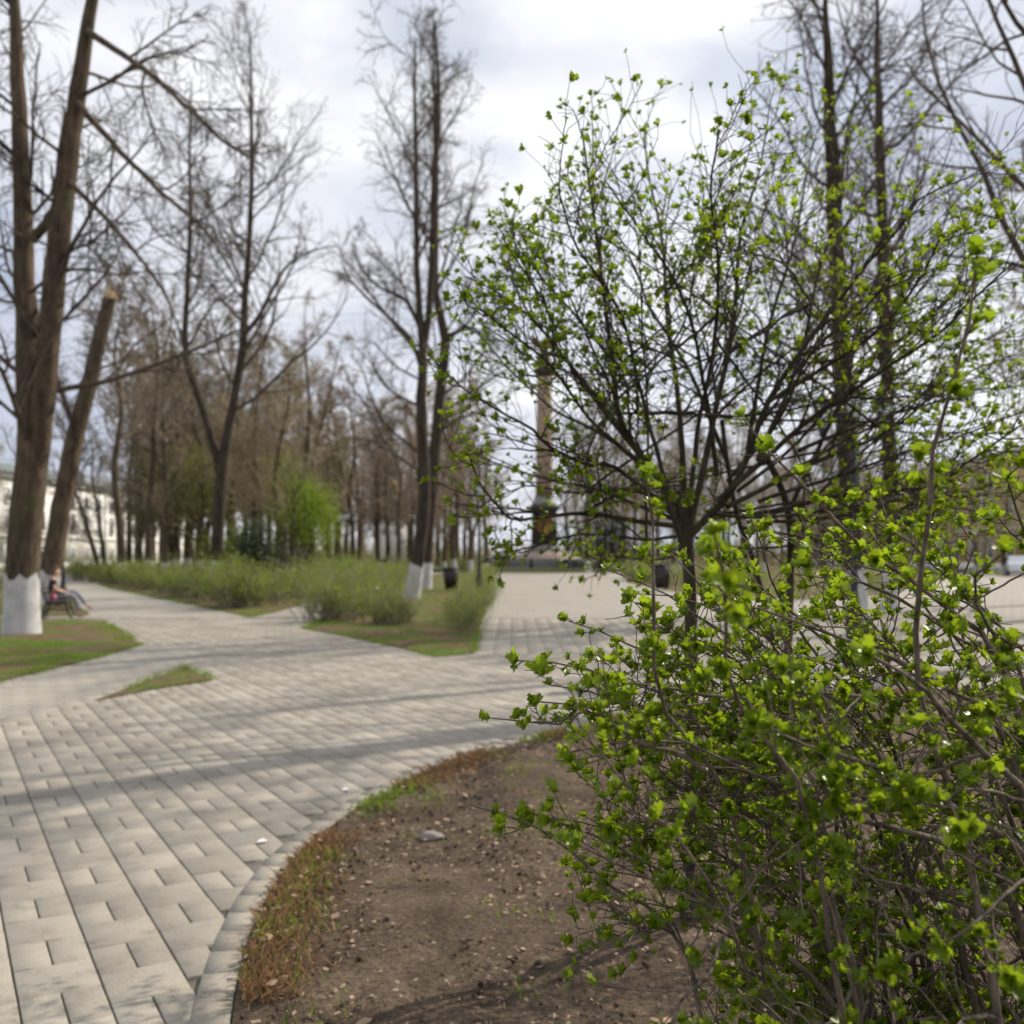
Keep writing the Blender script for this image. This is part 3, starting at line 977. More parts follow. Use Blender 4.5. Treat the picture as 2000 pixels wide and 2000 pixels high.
# ------------------------------------------------------------------ buildings
def facade_building(name, wall_m, roof_m, x, y0, y1, depth, h, nwin, rows, face, label, sill_m=M_TRIM):
    """Long building whose facade (facing +x or -x by 'face') runs along the view direction."""
    root = empty(name, (x, (y0 + y1) / 2, 0))
    tag(root, label, 'building')
    L = y1 - y0
    f = face
    mb = MB()
    mb.box(min(0, -f * depth), max(0, -f * depth), -L / 2, L / 2, -0.1, h)
    mb.build('wall', wall_m, root)
    mb = MB()
    mb.box(min(f * 0.35, -f * depth), max(f * 0.35, -f * depth), -L / 2 - .3, L / 2 + .3, h, h + 0.35)
    mb.box(min(f * 0.12, 0), max(f * 0.12, 0), -L / 2, L / 2, h * 0.36, h * 0.36 + 0.3)
    mb.box(min(f * 0.15, 0), max(f * 0.15, 0), -L / 2, L / 2, -0.1, 0.7)
    mb.build('cornice', sill_m, root)
    mb = MB()
    a = [[f * 0.5, -L / 2 - .5, h + .352], [f * 0.5, L / 2 + .5, h + .352], [-f * depth, L / 2 + .5, h + .352], [-f * depth, -L / 2 - .5, h + .352],
         [-f * depth * .5, -L / 2 + 3, h + 2.6], [-f * depth * .5, L / 2 - 3, h + 2.6]]
    mb.add(a, [[0, 1, 5, 4], [2, 3, 4, 5], [0, 3, 2, 1]], [[0, 4, 3], [1, 2, 5]])
    mb.build('roof', roof_m, root)
    st = L / nwin
    for r_, (z, wh, ww) in enumerate(rows):
        wm, pmx = MB(), MB()
        fr = 0.16
        wm.box(min(0.005 * f, f * .1), max(0.005 * f, f * .1), -ww / 2 - fr, -ww / 2, z - fr, z + wh + fr)
        wm.box(min(0.005 * f, f * .1), max(0.005 * f, f * .1), ww / 2, ww / 2 + fr, z - fr, z + wh + fr)
        wm.box(min(0.005 * f, f * .1), max(0.005 * f, f * .1), -ww / 2, ww / 2, z + wh, z + wh + fr)
        wm.box(min(0.005 * f, f * .2), max(0.005 * f, f * .2), -ww / 2, ww / 2, z - fr, z)
        wm.box(min(0.03 * f, f * .07), max(0.03 * f, f * .07), -0.05, 0.05, z, z + wh)
        pmx.box(min(0.004 * f, f * .03), max(0.004 * f, f * .03), -ww / 2, ww / 2, z, z + wh)
        fme, pme = wm.mesh('window', sill_m), pmx.mesh('pane', M_WIN)
        for k in range(nwin):
            w_ = link('window', fme, root, (0, -L / 2 + (k + .5) * st, 0))
            link('pane', pme, w_)
    pm_ = MB()                                          # flat pilasters between bays
    for k in range(0, nwin + 1, 3):
        yy = np.clip(-L / 2 + k * st, -L / 2 + .3, L / 2 - .3)
        pm_ = MB()
        pm_.box(min(0.003 * f, f * .16), max(0.003 * f, f * .16), yy - .28, yy + .28, 0.7, h)
        pm_.build('pilaster', sill_m, root)
    return root


facade_building('white_building', M_WALLW, M_ROOF, -47, 84, 146, 14, 8.7, 18, ((1.0, 1.3, 0.9), (3.9, 1.9, 1.0), (6.5, 1.2, 0.9)), 1, 'long white plastered building with rows of windows behind the left trees')
facade_building('ochre_building', M_WALLY, M_ROOF2, 47, 88, 165, 14, 10.6, 20, ((1.2, 1.7, 1.1), (4.8, 2.1, 1.1), (8.0, 1.4, 1.1)), -1, 'long ochre building with white trim beyond the right trees')

# small chapel whose gilded domes glint between the trunks
ch = empty('chapel', (P(768, 1000, 128)[0], 128, 0))
tag(ch, 'small gilded domes glinting between the trunks left of the avenue', 'chapel')
mb = MB()
mb.box(-2.2, 2.2, -2.2, 2.2, -0.1, 6.0)
mb.frustum([(2.45, 6.0), (2.45, 6.3), (0.9, 7.6), (0.9, 9.0)], sides=4)
mb.build('wall', M_WALLW, ch)
for dx, dz, s in ((0, 9.0, 1.0), (-1.5, 7.0, .55), (1.5, 7.0, .55)):
    mb = MB()
    prof = [(0.7, 0), (1.0, .35), (1.05, .7), (.8, 1.15), (.4, 1.6), (.12, 2.0), (.03, 2.6)]
    mb.frustum([(r * s, z * s + dz) for r, z in prof], dx, -1.4 if dx else 0, sides=14, rot=0)
    mb.build('dome', M_GOLD, ch, smooth=True)

# ------------------------------------------------------------------ monument
MD = 112.0
mx = P(1063, 1080, MD)[0]
mon = empty('monument_column', (mx, MD, 0), R(0.0))
tag(mon, 'tall granite column on a dark pedestal with gilded emblem at the avenue end', 'monument')
mb = MB()
mb.frustum([(6.6, 0), (6.6, .45)], sides=4)
mb.frustum([(5.9, .452), (5.9, .9)], sides=4)
mb.build('step', M_GRANG, mon)
mb = MB()
mb.frustum([(4.0, .902), (4.0, 1.05), (2.1, 1.95)], sides=4)
mb.build('stepped_base', M_GRAN, mon)
mb = MB()
mb.frustum([(1.95, 1.952), (1.95, 2.15), (1.75, 2.45), (1.55, 2.62)], sides=4)
mb.build('plinth_moulding', M_GRANG, mon)
mb = MB()
mb.frustum([(1.45, 2.622), (1.36, 6.3)], sides=4)
mb.build('pedestal', M_GRAND, mon)
mb = MB()
mb.frustum([(1.38, 6.302), (1.75, 6.6), (1.75, 6.9), (1.2, 7.0)], sides=4)
mb.build('pedestal_cornice', M_GRAND, mon)
mb = MB()
mb.frustum([(1.42, 7.002), (1.42, 7.25), (1.15, 7.5), (1.2, 7.75), (1.0, 7.95)], sides=20, rot=0)
mb.build('column_base', M_GRANG, mon, smooth=False)
mb = MB()
mb.frustum([(1.0 - 0.18 * k / 8, 7.95 + 13.6 * k / 8) for k in range(9)], sides=28, rot=0)
mb.build('shaft', M_SHAFT, mon, smooth=True)
mb = MB()
mb.frustum([(.84, 21.552), (1.15, 22.0), (1.25, 22.05), (1.25, 22.35), (.9, 22.4), (.7, 22.9)], sides=24, rot=0)
mb.build('capital', M_GRAND, mon)
mb = MB()
prof = [(0.02, 22.8)] + [(.75 * math.sin(a), 23.6 - .75 * math.cos(a)) for a in np.linspace(.2, 2.95, 10)] + [(.02, 24.36)]
mb.frustum(prof, sides=18, rot=0)
mb.build('globe', M_BRONZE, mon, smooth=True)
mb = MB()                                               # eagle with half-raised wings
mb.tubes(np.array([[0, 0, 24.3], [0, -.05, 24.8], [.05, -.1, 25.4], [.1, -.2, 25.8], [.2, -.35, 25.95]]), np.array([.28, .42, .38, .2, .05]), 10)
for s in (-1, 1):
    w = np.array([[.25 * s, 0, 25.3], [1.0 * s, .1, 26.0], [1.5 * s, .25, 26.2], [1.35 * s, .25, 25.4], [.95 * s, .2, 24.8], [.35 * s, .12, 24.6]])
    v = np.concatenate([w + [0, -.07, 0], w + [0, .07, 0]])
    t = [[0, k, k + 1] for k in range(1, 5)] + [[6, 7 + k, 6 + k] for k in range(1, 5)]
    q = [[k, (k + 1) % 6, 6 + (k + 1) % 6, 6 + k] for k in range(6)]
    mb.add(v, q, t)
mb.build('eagle', simple('tarnished_gilt', (0.22, 0.12, 0.045), 0.5, 0.4), mon)
emb = MB()                                              # gilded shield with a raised walking beast on its front face
sh = np.array([(-.78, .85), (.78, .85), (.8, -.2), (.55, -.7), (0, -1.0), (-.55, -.7), (-.8, -.2)])
zc, yf = 4.7, -1.43
v = np.array([[a, yf, zc + b] for a, b in sh] + [[a, yf - .1, zc + b] for a, b in sh])
emb.add(v, [[k, (k + 1) % 7, 7 + (k + 1) % 7, 7 + k] for k in range(7)], [[7, 7 + k + 1, 7 + k] for k in range(1, 6)])
eo = emb.build('emblem', M_GOLD, mon)
fig = MB()
fig.tubes(np.array([[-.25, yf - .13, zc - .55], [-.2, yf - .13, zc - .1], [-.1, yf - .13, zc + .35], [.05, yf - .13, zc + .6]]), np.array([.16, .2, .17, .1]), 8)
fig.tubes(np.array([[-.45, yf - .14, zc + .75], [.1, yf - .15, zc], [.45, yf - .14, zc - .7]]), np.array([.05, .05, .05]), 6)
fig.tubes(np.array([[-.1, yf - .13, zc + .1], [.3, yf - .13, zc + .25]]), np.array([.09, .07]), 6)
fig.build('relief', M_GRAND, eo)

# low railing and green verge before the monument
rl = empty('monument_railing', (mx - 1.6, MD - 8.2, 0))
tag(rl, 'low dark railing in front of the column steps', 'railing')
for k in range(-3, 4):
    mb = MB()
    mb.box(k * 3.6 - .14, k * 3.6 + .14, -.14, .14, 0, .95)
    mb.box(k * 3.6 - .2, k * 3.6 + .2, -.2, .2, .952, 1.05)
    mb.build('post', M_IRON, rl)
for k in range(-3, 3):
    for z in (0.45, 0.95):
        mb = MB()
        mb.box(k * 3.6 + .142, (k + 1) * 3.6 - .142, -.05, .05, z - .06, z)
        mb.build('rail', M_IRON, rl)
mb = MB()
mb.box(-16, 16, -11, 14, -0.05, 0.06)
tag(mb.build('verge', simple('verge_turf', (0.10, 0.12, 0.035), 0.95, var=0.3, scale=1.5), None, (mx, MD - 8.5, 0)), kind='structure')

# ------------------------------------------------------------------ street lamps
def lamp(name, x, y, heads, label, h=4.1, group=None):
    root = empty(name, (x, y, 0.0))
    tag(root, label, 'street lamp', group)
    mb = MB()
    mb.frustum([(.17, 0), (.17, .12), (.12, .2), (.13, .75), (.085, .95), (.06, 1.1), (.05, 2.4), (.04, h - .55)], sides=10, rot=0)
    mb.build('post', M_IRON, root, smooth=False)
    offs = [(0, 0)] if heads == 1 else [(-.46, 0), (0, 0), (.46, 0)]
    if heads > 1:
        mb = MB()
        mb.tubes(np.array([[-.46, 0, h - .36], [-.44, 0, h - .62], [-.2, 0, h - .75], [0, 0, h - .62], [.2, 0, h - .75], [.44, 0, h - .62], [.46, 0, h - .36]]), np.full(7, .02), 6)
        mb.build('arm', M_IRON, root)
    for k, (ox, oy) in enumerate(offs):
        z = h - .52 + (.14 if heads > 1 and ox == 0 else 0)
        gl = MB()
        gl.frustum([(.085, z + .06), (.15, z + .40)], ox, oy, sides=6, rot=0)
        lo = gl.build('lantern', M_GLASS, root)
        cp = MB()
        cp.frustum([(.05, z - .08), (.09, z + .055)], ox, oy, sides=6, rot=0)
        cp.build('lantern_base', M_IRON, lo)
        cp = MB()
        cp.frustum([(.19, z + .402), (.18, z + .44), (.08, z + .54), (.03, z + .58), (.012, z + .68)], ox, oy, sides=6, rot=0)
        cp.build('cap', M_IRON, lo)
        fr = MB()
        for j in range(6):
            a = j * math.pi / 3
            c, s = math.cos(a), math.sin(a)
            fr.tubes(np.array([[ox + .089 * c, oy + .089 * s, z + .055], [ox + .155 * c, oy + .155 * s, z + .403]]), np.array([.011, .011]), 4)
        fr.build('lantern_frame', M_IRON, lo)
    return root


lamp('street_lamp', *P(1668, 1080, 15)[:2], 3, 'black street lamp with several lanterns behind the hawthorn', 4.05)
lamp('street_lamp', *P(123, 1080, 44)[:2], 1, 'black single-lantern street lamp just behind the bench')
lamp('street_lamp', *P(152, 1080, 110)[:2], 1, 'distant single-lantern street lamp before the white building', 3.9)
lamp('street_lamp', *P(678, 1080, 58)[:2], 3, 'triple-lantern street lamp in front of the wood', 3.95)
lamp('street_lamp', *P(648, 1080, 130)[:2], 3, 'smaller farther triple-lantern street lamp left of the nearer one', 4.1)
lamp('street_lamp', *P(936, 1080, 34)[:2], 1, 'black single-lantern street lamp at the avenue edge', 4.1)
lamp('street_lamp', *P(968, 1080, 92)[:2], 3, 'far triple-lantern street lamp left of the column', 4.1)


# ------------------------------------------------------------------ litter bins
def bin_(x, y, label, w=.33, h=1.02):
    root = empty('litter_bin', (x, y, 0.05))
    tag(root, label, 'litter bin')
    mb = MB()
    prof = [(w * .78, .10), (w, h), (w * .92, h), (w * .74, .3)]
    k = math.sqrt(2)
    v = np.array([[r * k * math.cos(t), r * k * math.sin(t), z] for r, z in prof for t in np.arange(4) * math.pi / 2 + math.pi / 4])
    q = [[i * 4 + j, i * 4 + (j + 1) % 4, i * 4 + 4 + (j + 1) % 4, i * 4 + 4 + j] for i in range(3) for j in range(4)] + [[0, 3, 2, 1], [12, 13, 14, 15]]
    mb.add(v, q)
    mb.build('body', M_BIN, root)
    mb = MB()
    mb.frustum([(w * 1.06, h - .07), (w * 1.06, h - .01)], sides=4)
    mb.build('rim', M_IRON, root)
    for sx_ in (-1, 1):
        mb = MB()
        mb.box(sx_ * w * .5 - .04, sx_ * w * .5 + .04, -.05, .05, 0, .098)
        mb.build('foot', M_IRON, root)
    return root


g = G(881, 1157)
bin_(g[0], g[1], 'dark brown litter bin standing on the centre island')
g = G(754, 1129)
bin_(g[0], g[1], 'small dark litter bin far off beyond the centre island', .33, 1.2)
bin_(P(1292, 1080, 44)[0], 44, 'dark litter bin glimpsed right of the avenue behind the hawthorn trunk', .36, 1.15)

# ------------------------------------------------------------------ bench with the seated person
g = G(112, 1206)
bd_ = norm(np.array([-0.36, 0.93]))                      # along the bench
BRZ = math.atan2(bd_[1], bd_[0]) - math.pi / 2           # local y along the bench, local +x faces the path
bench = empty('park_bench', (g[0], g[1], 0.02), BRZ)
tag(bench, 'black park bench with dark boards beside the left path', 'bench')
BL = 1.9
for sy_ in (-1, 1):
    mb = MB()
    yy = sy_ * (BL / 2 - .12)
    mb.tubes(np.array([[-.34, yy, 0], [-.27, yy, .2], [-.20, yy, .42], [-.28, yy, .65], [-.40, yy, .90]]), np.array([.035, .03, .032, .028, .022]), 8)
    mb.tubes(np.array([[.40, yy, 0], [.31, yy, .14], [.27, yy, .30], [.26, yy, .42]]), np.array([.035, .028, .028, .03]), 8)
    mb.tubes(np.array([[-.22, yy, .40], [.0, yy, .375], [.28, yy, .41]]), np.array([.03, .03, .03]), 8)
    mb.tubes(np.array([[-.30, yy, .66], [-.05, yy, .665], [.2, yy, .64], [.29, yy, .55], [.27, yy, .42]]), np.array([.022, .024, .024, .022, .022]), 8)
    mb.tubes(np.array([[-.29, yy, .16], [-.05, yy, .24], [.29, yy, .2]]), np.array([.016, .016, .016]), 6)
    mb.build('leg_frame', M_IRON, bench, smooth=True)
for k in range(5):
    mb = MB()
    x = -.17 + k * .105
    mb.box(x - .044, x + .044, -BL / 2, BL / 2, .425 + abs(k - 2) * .004, .455 + abs(k - 2) * .004)
    mb.build('seat_slat', M_PLANK, bench)
for k in range(4):
    t = .08 + k * .115
    m = Matrix.Translation((-.205 - t * .42, 0, .47 + t)) @ Matrix.Rotation(R(-23), 4, 'Y')
    mb = MB()
    mb.box(-.014, .014, -BL / 2, BL / 2, -.045, .045, m)
    mb.build('back_slat', M_PLANK, bench)


def skin_mesh(name, verts, edges, radii, mat, parent, sub=2, root=0):
    me = bpy.data.meshes.new(name)
    me.from_pydata([tuple(v) for v in verts], edges, [])
    me.materials.append(mat)
    o = link(name, me, parent)
    sm = o.modifiers.new('skin', 'SKIN')
    sm.use_smooth_shade = True
    ly = me.skin_vertices[0].data if me.skin_vertices else None
    if ly is None:
        bm = bmesh.new()
        bm.from_mesh(me)
        bm.verts.layers.skin.verify()
        bm.to_mesh(me)
        bm.free()
        ly = me.skin_vertices[0].data
    for i, r in enumerate(radii):
        ly[i].radius = (r, r) if not isinstance(r, tuple) else r
        ly[i].use_root = (i == root)
    ss = o.modifiers.new('sub', 'SUBSURF')
    ss.levels = ss.render_levels = sub
    for p_ in me.polygons: p_.use_smooth = True
    return o


per = empty('person', (g[0], g[1], 0.02), BRZ)
tag(per, 'person in black top and pale grey trousers sitting cross-legged on the bench', 'person')
py0 = -0.25                                              # place along the bench, nearer end
bv = [(-.02, py0, .56), (-.10, py0, .76), (-.11, py0, .95), (-.07, py0, 1.04), (-.03, py0, 1.12), (.0, py0, 1.20), (.01, py0, 1.27),
      (-.09, py0 - .17, .96), (-.03, py0 - .22, .74), (.17, py0 - .12, .66), (.24, py0 - .09, .65),
      (-.09, py0 + .17, .96), (-.02, py0 + .22, .74), (.18, py0 + .1, .67), (.25, py0 + .07, .66),
      (.03, py0 - .10, .55), (.42, py0 - .12, .56), (.50, py0 - .10, .32), (.48, py0 - .10, .09),
      (.03, py0 + .10, .55), (.44, py0 + .04, .66), (.62, py0 - .05, .47), (.72, py0 - .07, .30)]
be = [(0, 1), (1, 2), (2, 3), (3, 4), (4, 5), (5, 6), (2, 7), (7, 8), (8, 9), (9, 10), (2, 11), (11, 12), (12, 13), (13, 14), (0, 15), (15, 16), (16, 17), (17, 18), (0, 19), (19, 20), (20, 21), (21, 22)]
brd = [.14, .12, .13, .055, .085, .095, .06, .055, .042, .03, .028, .055, .042, .03, .028, .085, .065, .05, .035, .085, .065, .05, .035]
skin_mesh('body', bv, be, brd, M_SKIN, per)
skin_mesh('top', [bv[0], bv[1], bv[2], (-.09, py0, 1.0), bv[7], (-.05, py0 - .21, .82), bv[11], (-.04, py0 + .21, .82)],
          [(0, 1), (1, 2), (2, 3), (2, 4), (4, 5), (2, 6), (6, 7)], [.155, .135, .145, .08, .068, .058, .068, .058], M_TOP, per)
skin_mesh('trousers', [(-.02, py0, .58), bv[15], bv[16], bv[17], (.485, py0 - .10, .14), bv[19], bv[20], bv[21], (.70, py0 - .07, .34)],
          [(0, 1), (1, 2), (2, 3), (3, 4), (0, 5), (5, 6), (6, 7), (7, 8)], [.155, .10, .08, .065, .058, .10, .08, .065, .058], M_JEANS, per)
for pts_ in ([(.47, py0 - .10, .05), (.55, py0 - .10, .045), (.68, py0 - .10, .04)], [(.72, py0 - .07, .29), (.79, py0 - .075, .26), (.88, py0 - .08, .22)]):
    skin_mesh('shoe', pts_, [(0, 1), (1, 2)], [.045, .042, .035], M_SHOE, per)
skin_mesh('hair', [(-.05, py0, 1.05), (-.07, py0, 1.14), (-.05, py0, 1.23), (.01, py0, 1.30), (.06, py0, 1.29)], [(0, 1), (1, 2), (2, 3), (3, 4)], [.06, .085, .09, .075, .04], M_HAIR, per)
skin_mesh('nose', [(.085, py0, 1.195), (.108, py0, 1.165)], [(0, 1)], [.014, .017], M_SKIN, per, 1)
for s in (-1, 1):
    mb = MB()
    mb.frustum([(.004, -.008), (.012, 0), (.004, .008)], sides=8, rot=0)
    mb.build('eye', M_TOP, per, (.088, py0 + s * .032, 1.212))
    for f_ in range(5):                                  # fingers curled over the lap
        a0 = np.array([.24 if s < 0 else .25, py0 + s * .08 + (f_ - 2) * .014, .655])
        mbf = MB()
        ln = (.05, .075, .08, .075, .06)[f_]
        mbf.tubes(np.array([a0, a0 + [ln * .6, 0, -.004], a0 + [ln, 0, -.03]]), np.array([.010, .009, .006]), 6)
        mbf.build('finger', M_SKIN, per, smooth=True)
bag = empty('bag', (0, 0, 0))
bag.location = tuple(Matrix.Translation((g[0], g[1], 0.02)) @ Matrix.Rotation(BRZ, 4, 'Z') @ Vector((-.06, -.72, .47)))
bag.rotation_euler = (0, 0, BRZ)
bag.scale = (.75, .75, .75)
tag(bag, 'small pink bag lying on the near end of the bench', 'bag')
mb = MB()
mb.frustum([(.10, 0), (.125, .05), (.12, .13), (.09, .2), (.03, .22)], sides=10, rot=0)
mb.build('pouch', M_PINK, bag, smooth=True)
mb = MB()
mb.tubes(np.array([[-.06, 0, .19], [-.03, 0, .29], [.03, 0, .29], [.06, 0, .19]]), np.full(4, .012), 6)
mb.build('handle', M_PINK, bag, smooth=True)


# ------------------------------------------------------------------ parked cars far off
def car(px_, d, mat, label, rz=0.0):
    root = empty('parked_car', ((px_ - 1000) / FPX * d, d, 0), rz)
    tag(root, label, 'car', None)
    bm = bmesh.new()
    prof = [(-2.1, .35), (-2.1, .8), (-1.95, .95), (-1.2, 1.0), (-.7, 1.45), (.7, 1.48), (1.35, 1.0), (2.0, .9), (2.15, .7), (2.15, .35)]
    a = [bm.verts.new((x, -.82 if z < 1.2 else -.66, z)) for x, z in prof]
    b = [bm.verts.new((x, .82 if z < 1.2 else .66, z)) for x, z in prof]
    bm.faces.new(a[::-1])
    bm.faces.new(b)
    for i in range(len(prof)):
        j = (i + 1) % len(prof)
        bm.faces.new((a[i], a[j], b[j], b[i]))
    bmesh.ops.bevel(bm, geom=bm.edges[:], offset=.05, segments=2, affect='EDGES')
    me = bpy.data.meshes.new('body')
    bm.to_mesh(me)
    bm.free()
    me.materials.append(mat)
    link('body', me, root)
    for s in (-1, 1):
        mb = MB()
        v = [[-1.0, s * .80, 1.02], [1.15, s * .80, 1.02], [.62, s * .70, 1.4], [-.62, s * .70, 1.4]]
        mb.add([[x, y + s * .03, z] for x, y, z in v], [[0, 1, 2, 3]])
        mb.build('side_window', M_WIN, root)
        for x in (-1.3, 1.35):
            mb = MB()
            mb.frustum([(.12, -.1), (.33, -.1), (.33, .1), (.12, .1)], sides=16, rot=0, m=Matrix.Translation((x, s * .78, .33)) @ Matrix.Rotation(R(90), 4, 'X'))
            mb.build('wheel', M_IRON, root)
    return root


car(973, 142, simple('white_car_paint', (.62, .62, .64), .3), 'white car parked far off, leftmost beside the blue car left of the column', .1)
car(994, 146, simple('blue_car_paint', (.07, .16, .36), .3), 'blue car parked far off just left of the column steps', .05)
car(984, 151, simple('red_car_paint', (.42, .08, .08), .3), 'red car parked far off between the white and blue cars', .1)
car(1836, 78, simple('silver_car_paint', (.48, .52, .54), .3), 'silver car parked before the ochre building behind the near bush', 1.2)
car(1988, 74, simple('pale_car_paint', (.62, .64, .66), .3), 'pale car at the right edge before the ochre building', 1.2)


# ------------------------------------------------------------------ hedges and shrubs
def hedge(name, line, width, h, n, label, mat=M_HEDGE, cat='hedge', leafn=9, lsize=.05, seed=1, woodmat=M_TWIG):
    """A row of upright shrubs: stems and twigs, with small opening leaves."""
    rng = np.random.RandomState(seed)
    ln = smooth_line(np.asarray(line, float), 60)
    root = empty(name, (ln[:, 0].mean(), ln[:, 1].mean(), 0.03))
    tag(root, label, cat)
    base = np.array(root.location)
    k = rng.randint(0, 60, n)
    nc = max(4, int(np.linalg.norm(np.diff(ln, axis=0), axis=1).sum() * max(width, .8) / (.55 * max(1.0, h * .5))))
    ck = rng.randint(0, 60, nc)
    cc = ln[ck] + rng.uniform(-width / 2, width / 2, (nc, 2))
    ch = h * rng.uniform(.62, 1.15, nc)
    who = rng.randint(0, nc, n)
    pos = cc[who] + rng.normal(0, .13 * max(1.0, h * .5), (n, 2))
    hh = ch[who] * rng.uniform(.55, 1.1, n)
    p = np.column_stack([pos, np.zeros(n)]) - base * [1, 1, 0]
    D = np.column_stack([rng.normal(0, .42, (n, 2)), np.ones(n)])
    a = grow(rng, p, D, hh, 4, .11)
    thick = max(1.0, h * .9)
    ra = taper(np.full(n, .010 * thick), np.full(n, .004 * thick), 4)
    mb = MB()
    mb.tubes(a, ra, 3)
    q, D2, r, t, kk = spawn(rng, a, ra, 3, .25, 1.0, .4, .9)
    b = grow(rng, q, D2, hh[kk] * .3, 2, .12, tw=.1)
    mb.tubes(b, taper(np.full(len(q), .006 * thick), np.full(len(q), .003 * thick), 2), 3)
    mb.build('stems', woodmat, root)
    lm = MB()
    tips = np.concatenate([b[:, -1], b[:, 1], a[:, -1], a[:, 3], a[:, 2]])
    leaf_puffs(rng, lm, tips, max(1, leafn // 3), .06 * thick, lsize)
    lm.build('foliage', mat, root)
    return root


def gl(*p):
    return [G(x, y) for x, y in p]


hedge('hedge', gl((150, 1134), (215, 1139), (300, 1152), (400, 1172), (480, 1190)), 1.3, 1.35, 1150, 'long low green hedge along the left path', seed=61, lsize=.075, leafn=9)
hedge('hedge', gl((480, 1190), (540, 1180), (620, 1162), (690, 1138)), 1.2, 1.35, 900, 'low green hedge turning away along the narrow side path', seed=62, lsize=.065, leafn=12)
hedge('shrub', gl((640, 1215), (680, 1205), (730, 1180)), 1.6, 1.3, 420, 'loose leafy shrub at the left tip of the centre island', seed=63, lsize=.055, leafn=9)
hedge('shrub', gl((690, 1170), (740, 1148), (790, 1134)), 1.4, 1.25, 420, 'green shrubs along the far left side of the centre island', seed=64, lsize=.055, leafn=12)
hedge('hedge', gl((903, 1243), (926, 1200), (940, 1165), (950, 1138), (957, 1122)), .6, .92, 800, 'narrow green hedge along the avenue edge of the centre island', seed=65, lsize=.045, leafn=10)
hedge('shrub', gl((700, 1228), (745, 1226), (790, 1222)), .8, .75, 160, 'low sparse shrub in front of the limewashed trees', seed=66, lsize=.04, leafn=6)
hedge('hedge', gl((1232, 1130), (1330, 1146), (1560, 1160), (1740, 1152)), 1.2, 1.15, 600, 'green hedge right of the avenue behind the hawthorn', seed=67, lsize=.055, leafn=12)
hedge('hedge', gl((-150, 1150), (0, 1150), (90, 1146)), 1.2, 1.1, 420, 'green hedge behind the massive lime tree', seed=68, lsize=.055, leafn=12)
hedge('hedge', gl((140, 1121), (220, 1121), (330, 1119)), 1.6, 1.2, 450, 'bright green far hedge at the end of the left path', mat=M_LIME, seed=69, lsize=.07, leafn=9)
hedge('hedge', gl((640, 1120), (720, 1117), (840, 1115), (930, 1113)), 1.6, 1.2, 500, 'far green hedge below the wood beyond the centre island', mat=M_LIME, seed=70, lsize=.07, leafn=9)


hedge('thicket', [P(150, 1080, 150)[:2], P(500, 1080, 150)[:2], P(700, 1080, 150)[:2], P(955, 1080, 150)[:2]], 16, 4.5, 1100, 'distant brown thicket closing the wood left of the column', mat=M_HAZE_LEAF, cat='thicket', seed=81, lsize=.22, leafn=6, woodmat=M_TWIG_RED)
hedge('thicket', [P(1110, 1080, 160)[:2], P(1400, 1080, 160)[:2], P(1750, 1080, 160)[:2]], 16, 4.5, 850, 'distant brown thicket closing the wood right of the column', mat=M_HAZE_LEAF, cat='thicket', seed=82, lsize=.22, leafn=6, woodmat=M_TWIG_RED)


def puffy(name, x, y, label, mat, rx, rz, zc, n, size, seed, cat='bush', trunk=None, white=0.0, spread=.25):
    """Leafy shrub or small tree: branches carrying clumps of leaves with gaps."""
    rng = np.random.RandomState(seed)
    root = empty(name, (x, y, 0.03))
    tag(root, label, cat)
    mb = MB()
    ns = 9
    if trunk:
        p, r = stem([(0, 0, 0, trunk), (.03, 0, zc * .5, trunk * .8), (0, .05, zc + rz * .8, trunk * .2)], 14)
        mb.tubes(p, r, 8)
        q, D, r_, t, k = spawn(rng, p[None], r[None], 26, .3, 1.0, .5, 1.0)
        L = rx * (1.25 - .7 * t) * rng.uniform(.7, 1.2, len(t))
    else:
        q = rng.normal(0, .12, (26, 3)) * [1, 1, 0]
        D = np.column_stack([rng.normal(0, .6, (26, 2)), np.ones(26)])
        L = (zc + rz) * rng.uniform(.6, 1.05, 26)
        r_ = np.full(26, .03)
    a = grow(rng, q, D, L, 5, .12, tw=.06)
    ra = taper(np.minimum(r_ * .6, .03), np.full(len(q), .006), 5)
    mb.tubes(a, ra, 5)
    q, D, r_, t, k = spawn(rng, a, ra, 8, .25, 1.0, .5, 1.1)
    b = grow(rng, q, D, L[k] * .35, 3, .15, tw=.04)
    mb.tubes(b, taper(np.full(len(q), .010), np.full(len(q), .004), 3), 3)
    if trunk and white:
        fine = np.stack([np.interp(np.linspace(0, white, 6), p[:, 2], qq) for qq in (p[:, 0], p[:, 1], p[:, 2], r)], 1)
        wm = MB()
        wm.tubes(fine[:, :3], fine[:, 3] * 1.03 + .006, 10)
        wm.build('limewashed_foot', M_WHITE, root, smooth=True)
    mb.build('trunk' if trunk else 'stems', M_BARK_DARK, root, smooth=True)
    lm = MB()
    tips = np.concatenate([b[:, -1], b[:, 2], a[:, -1]])
    leaf_puffs(rng, lm, tips, max(1, n // len(tips)), spread, size)
    lm.build('crown', mat, root)
    return root


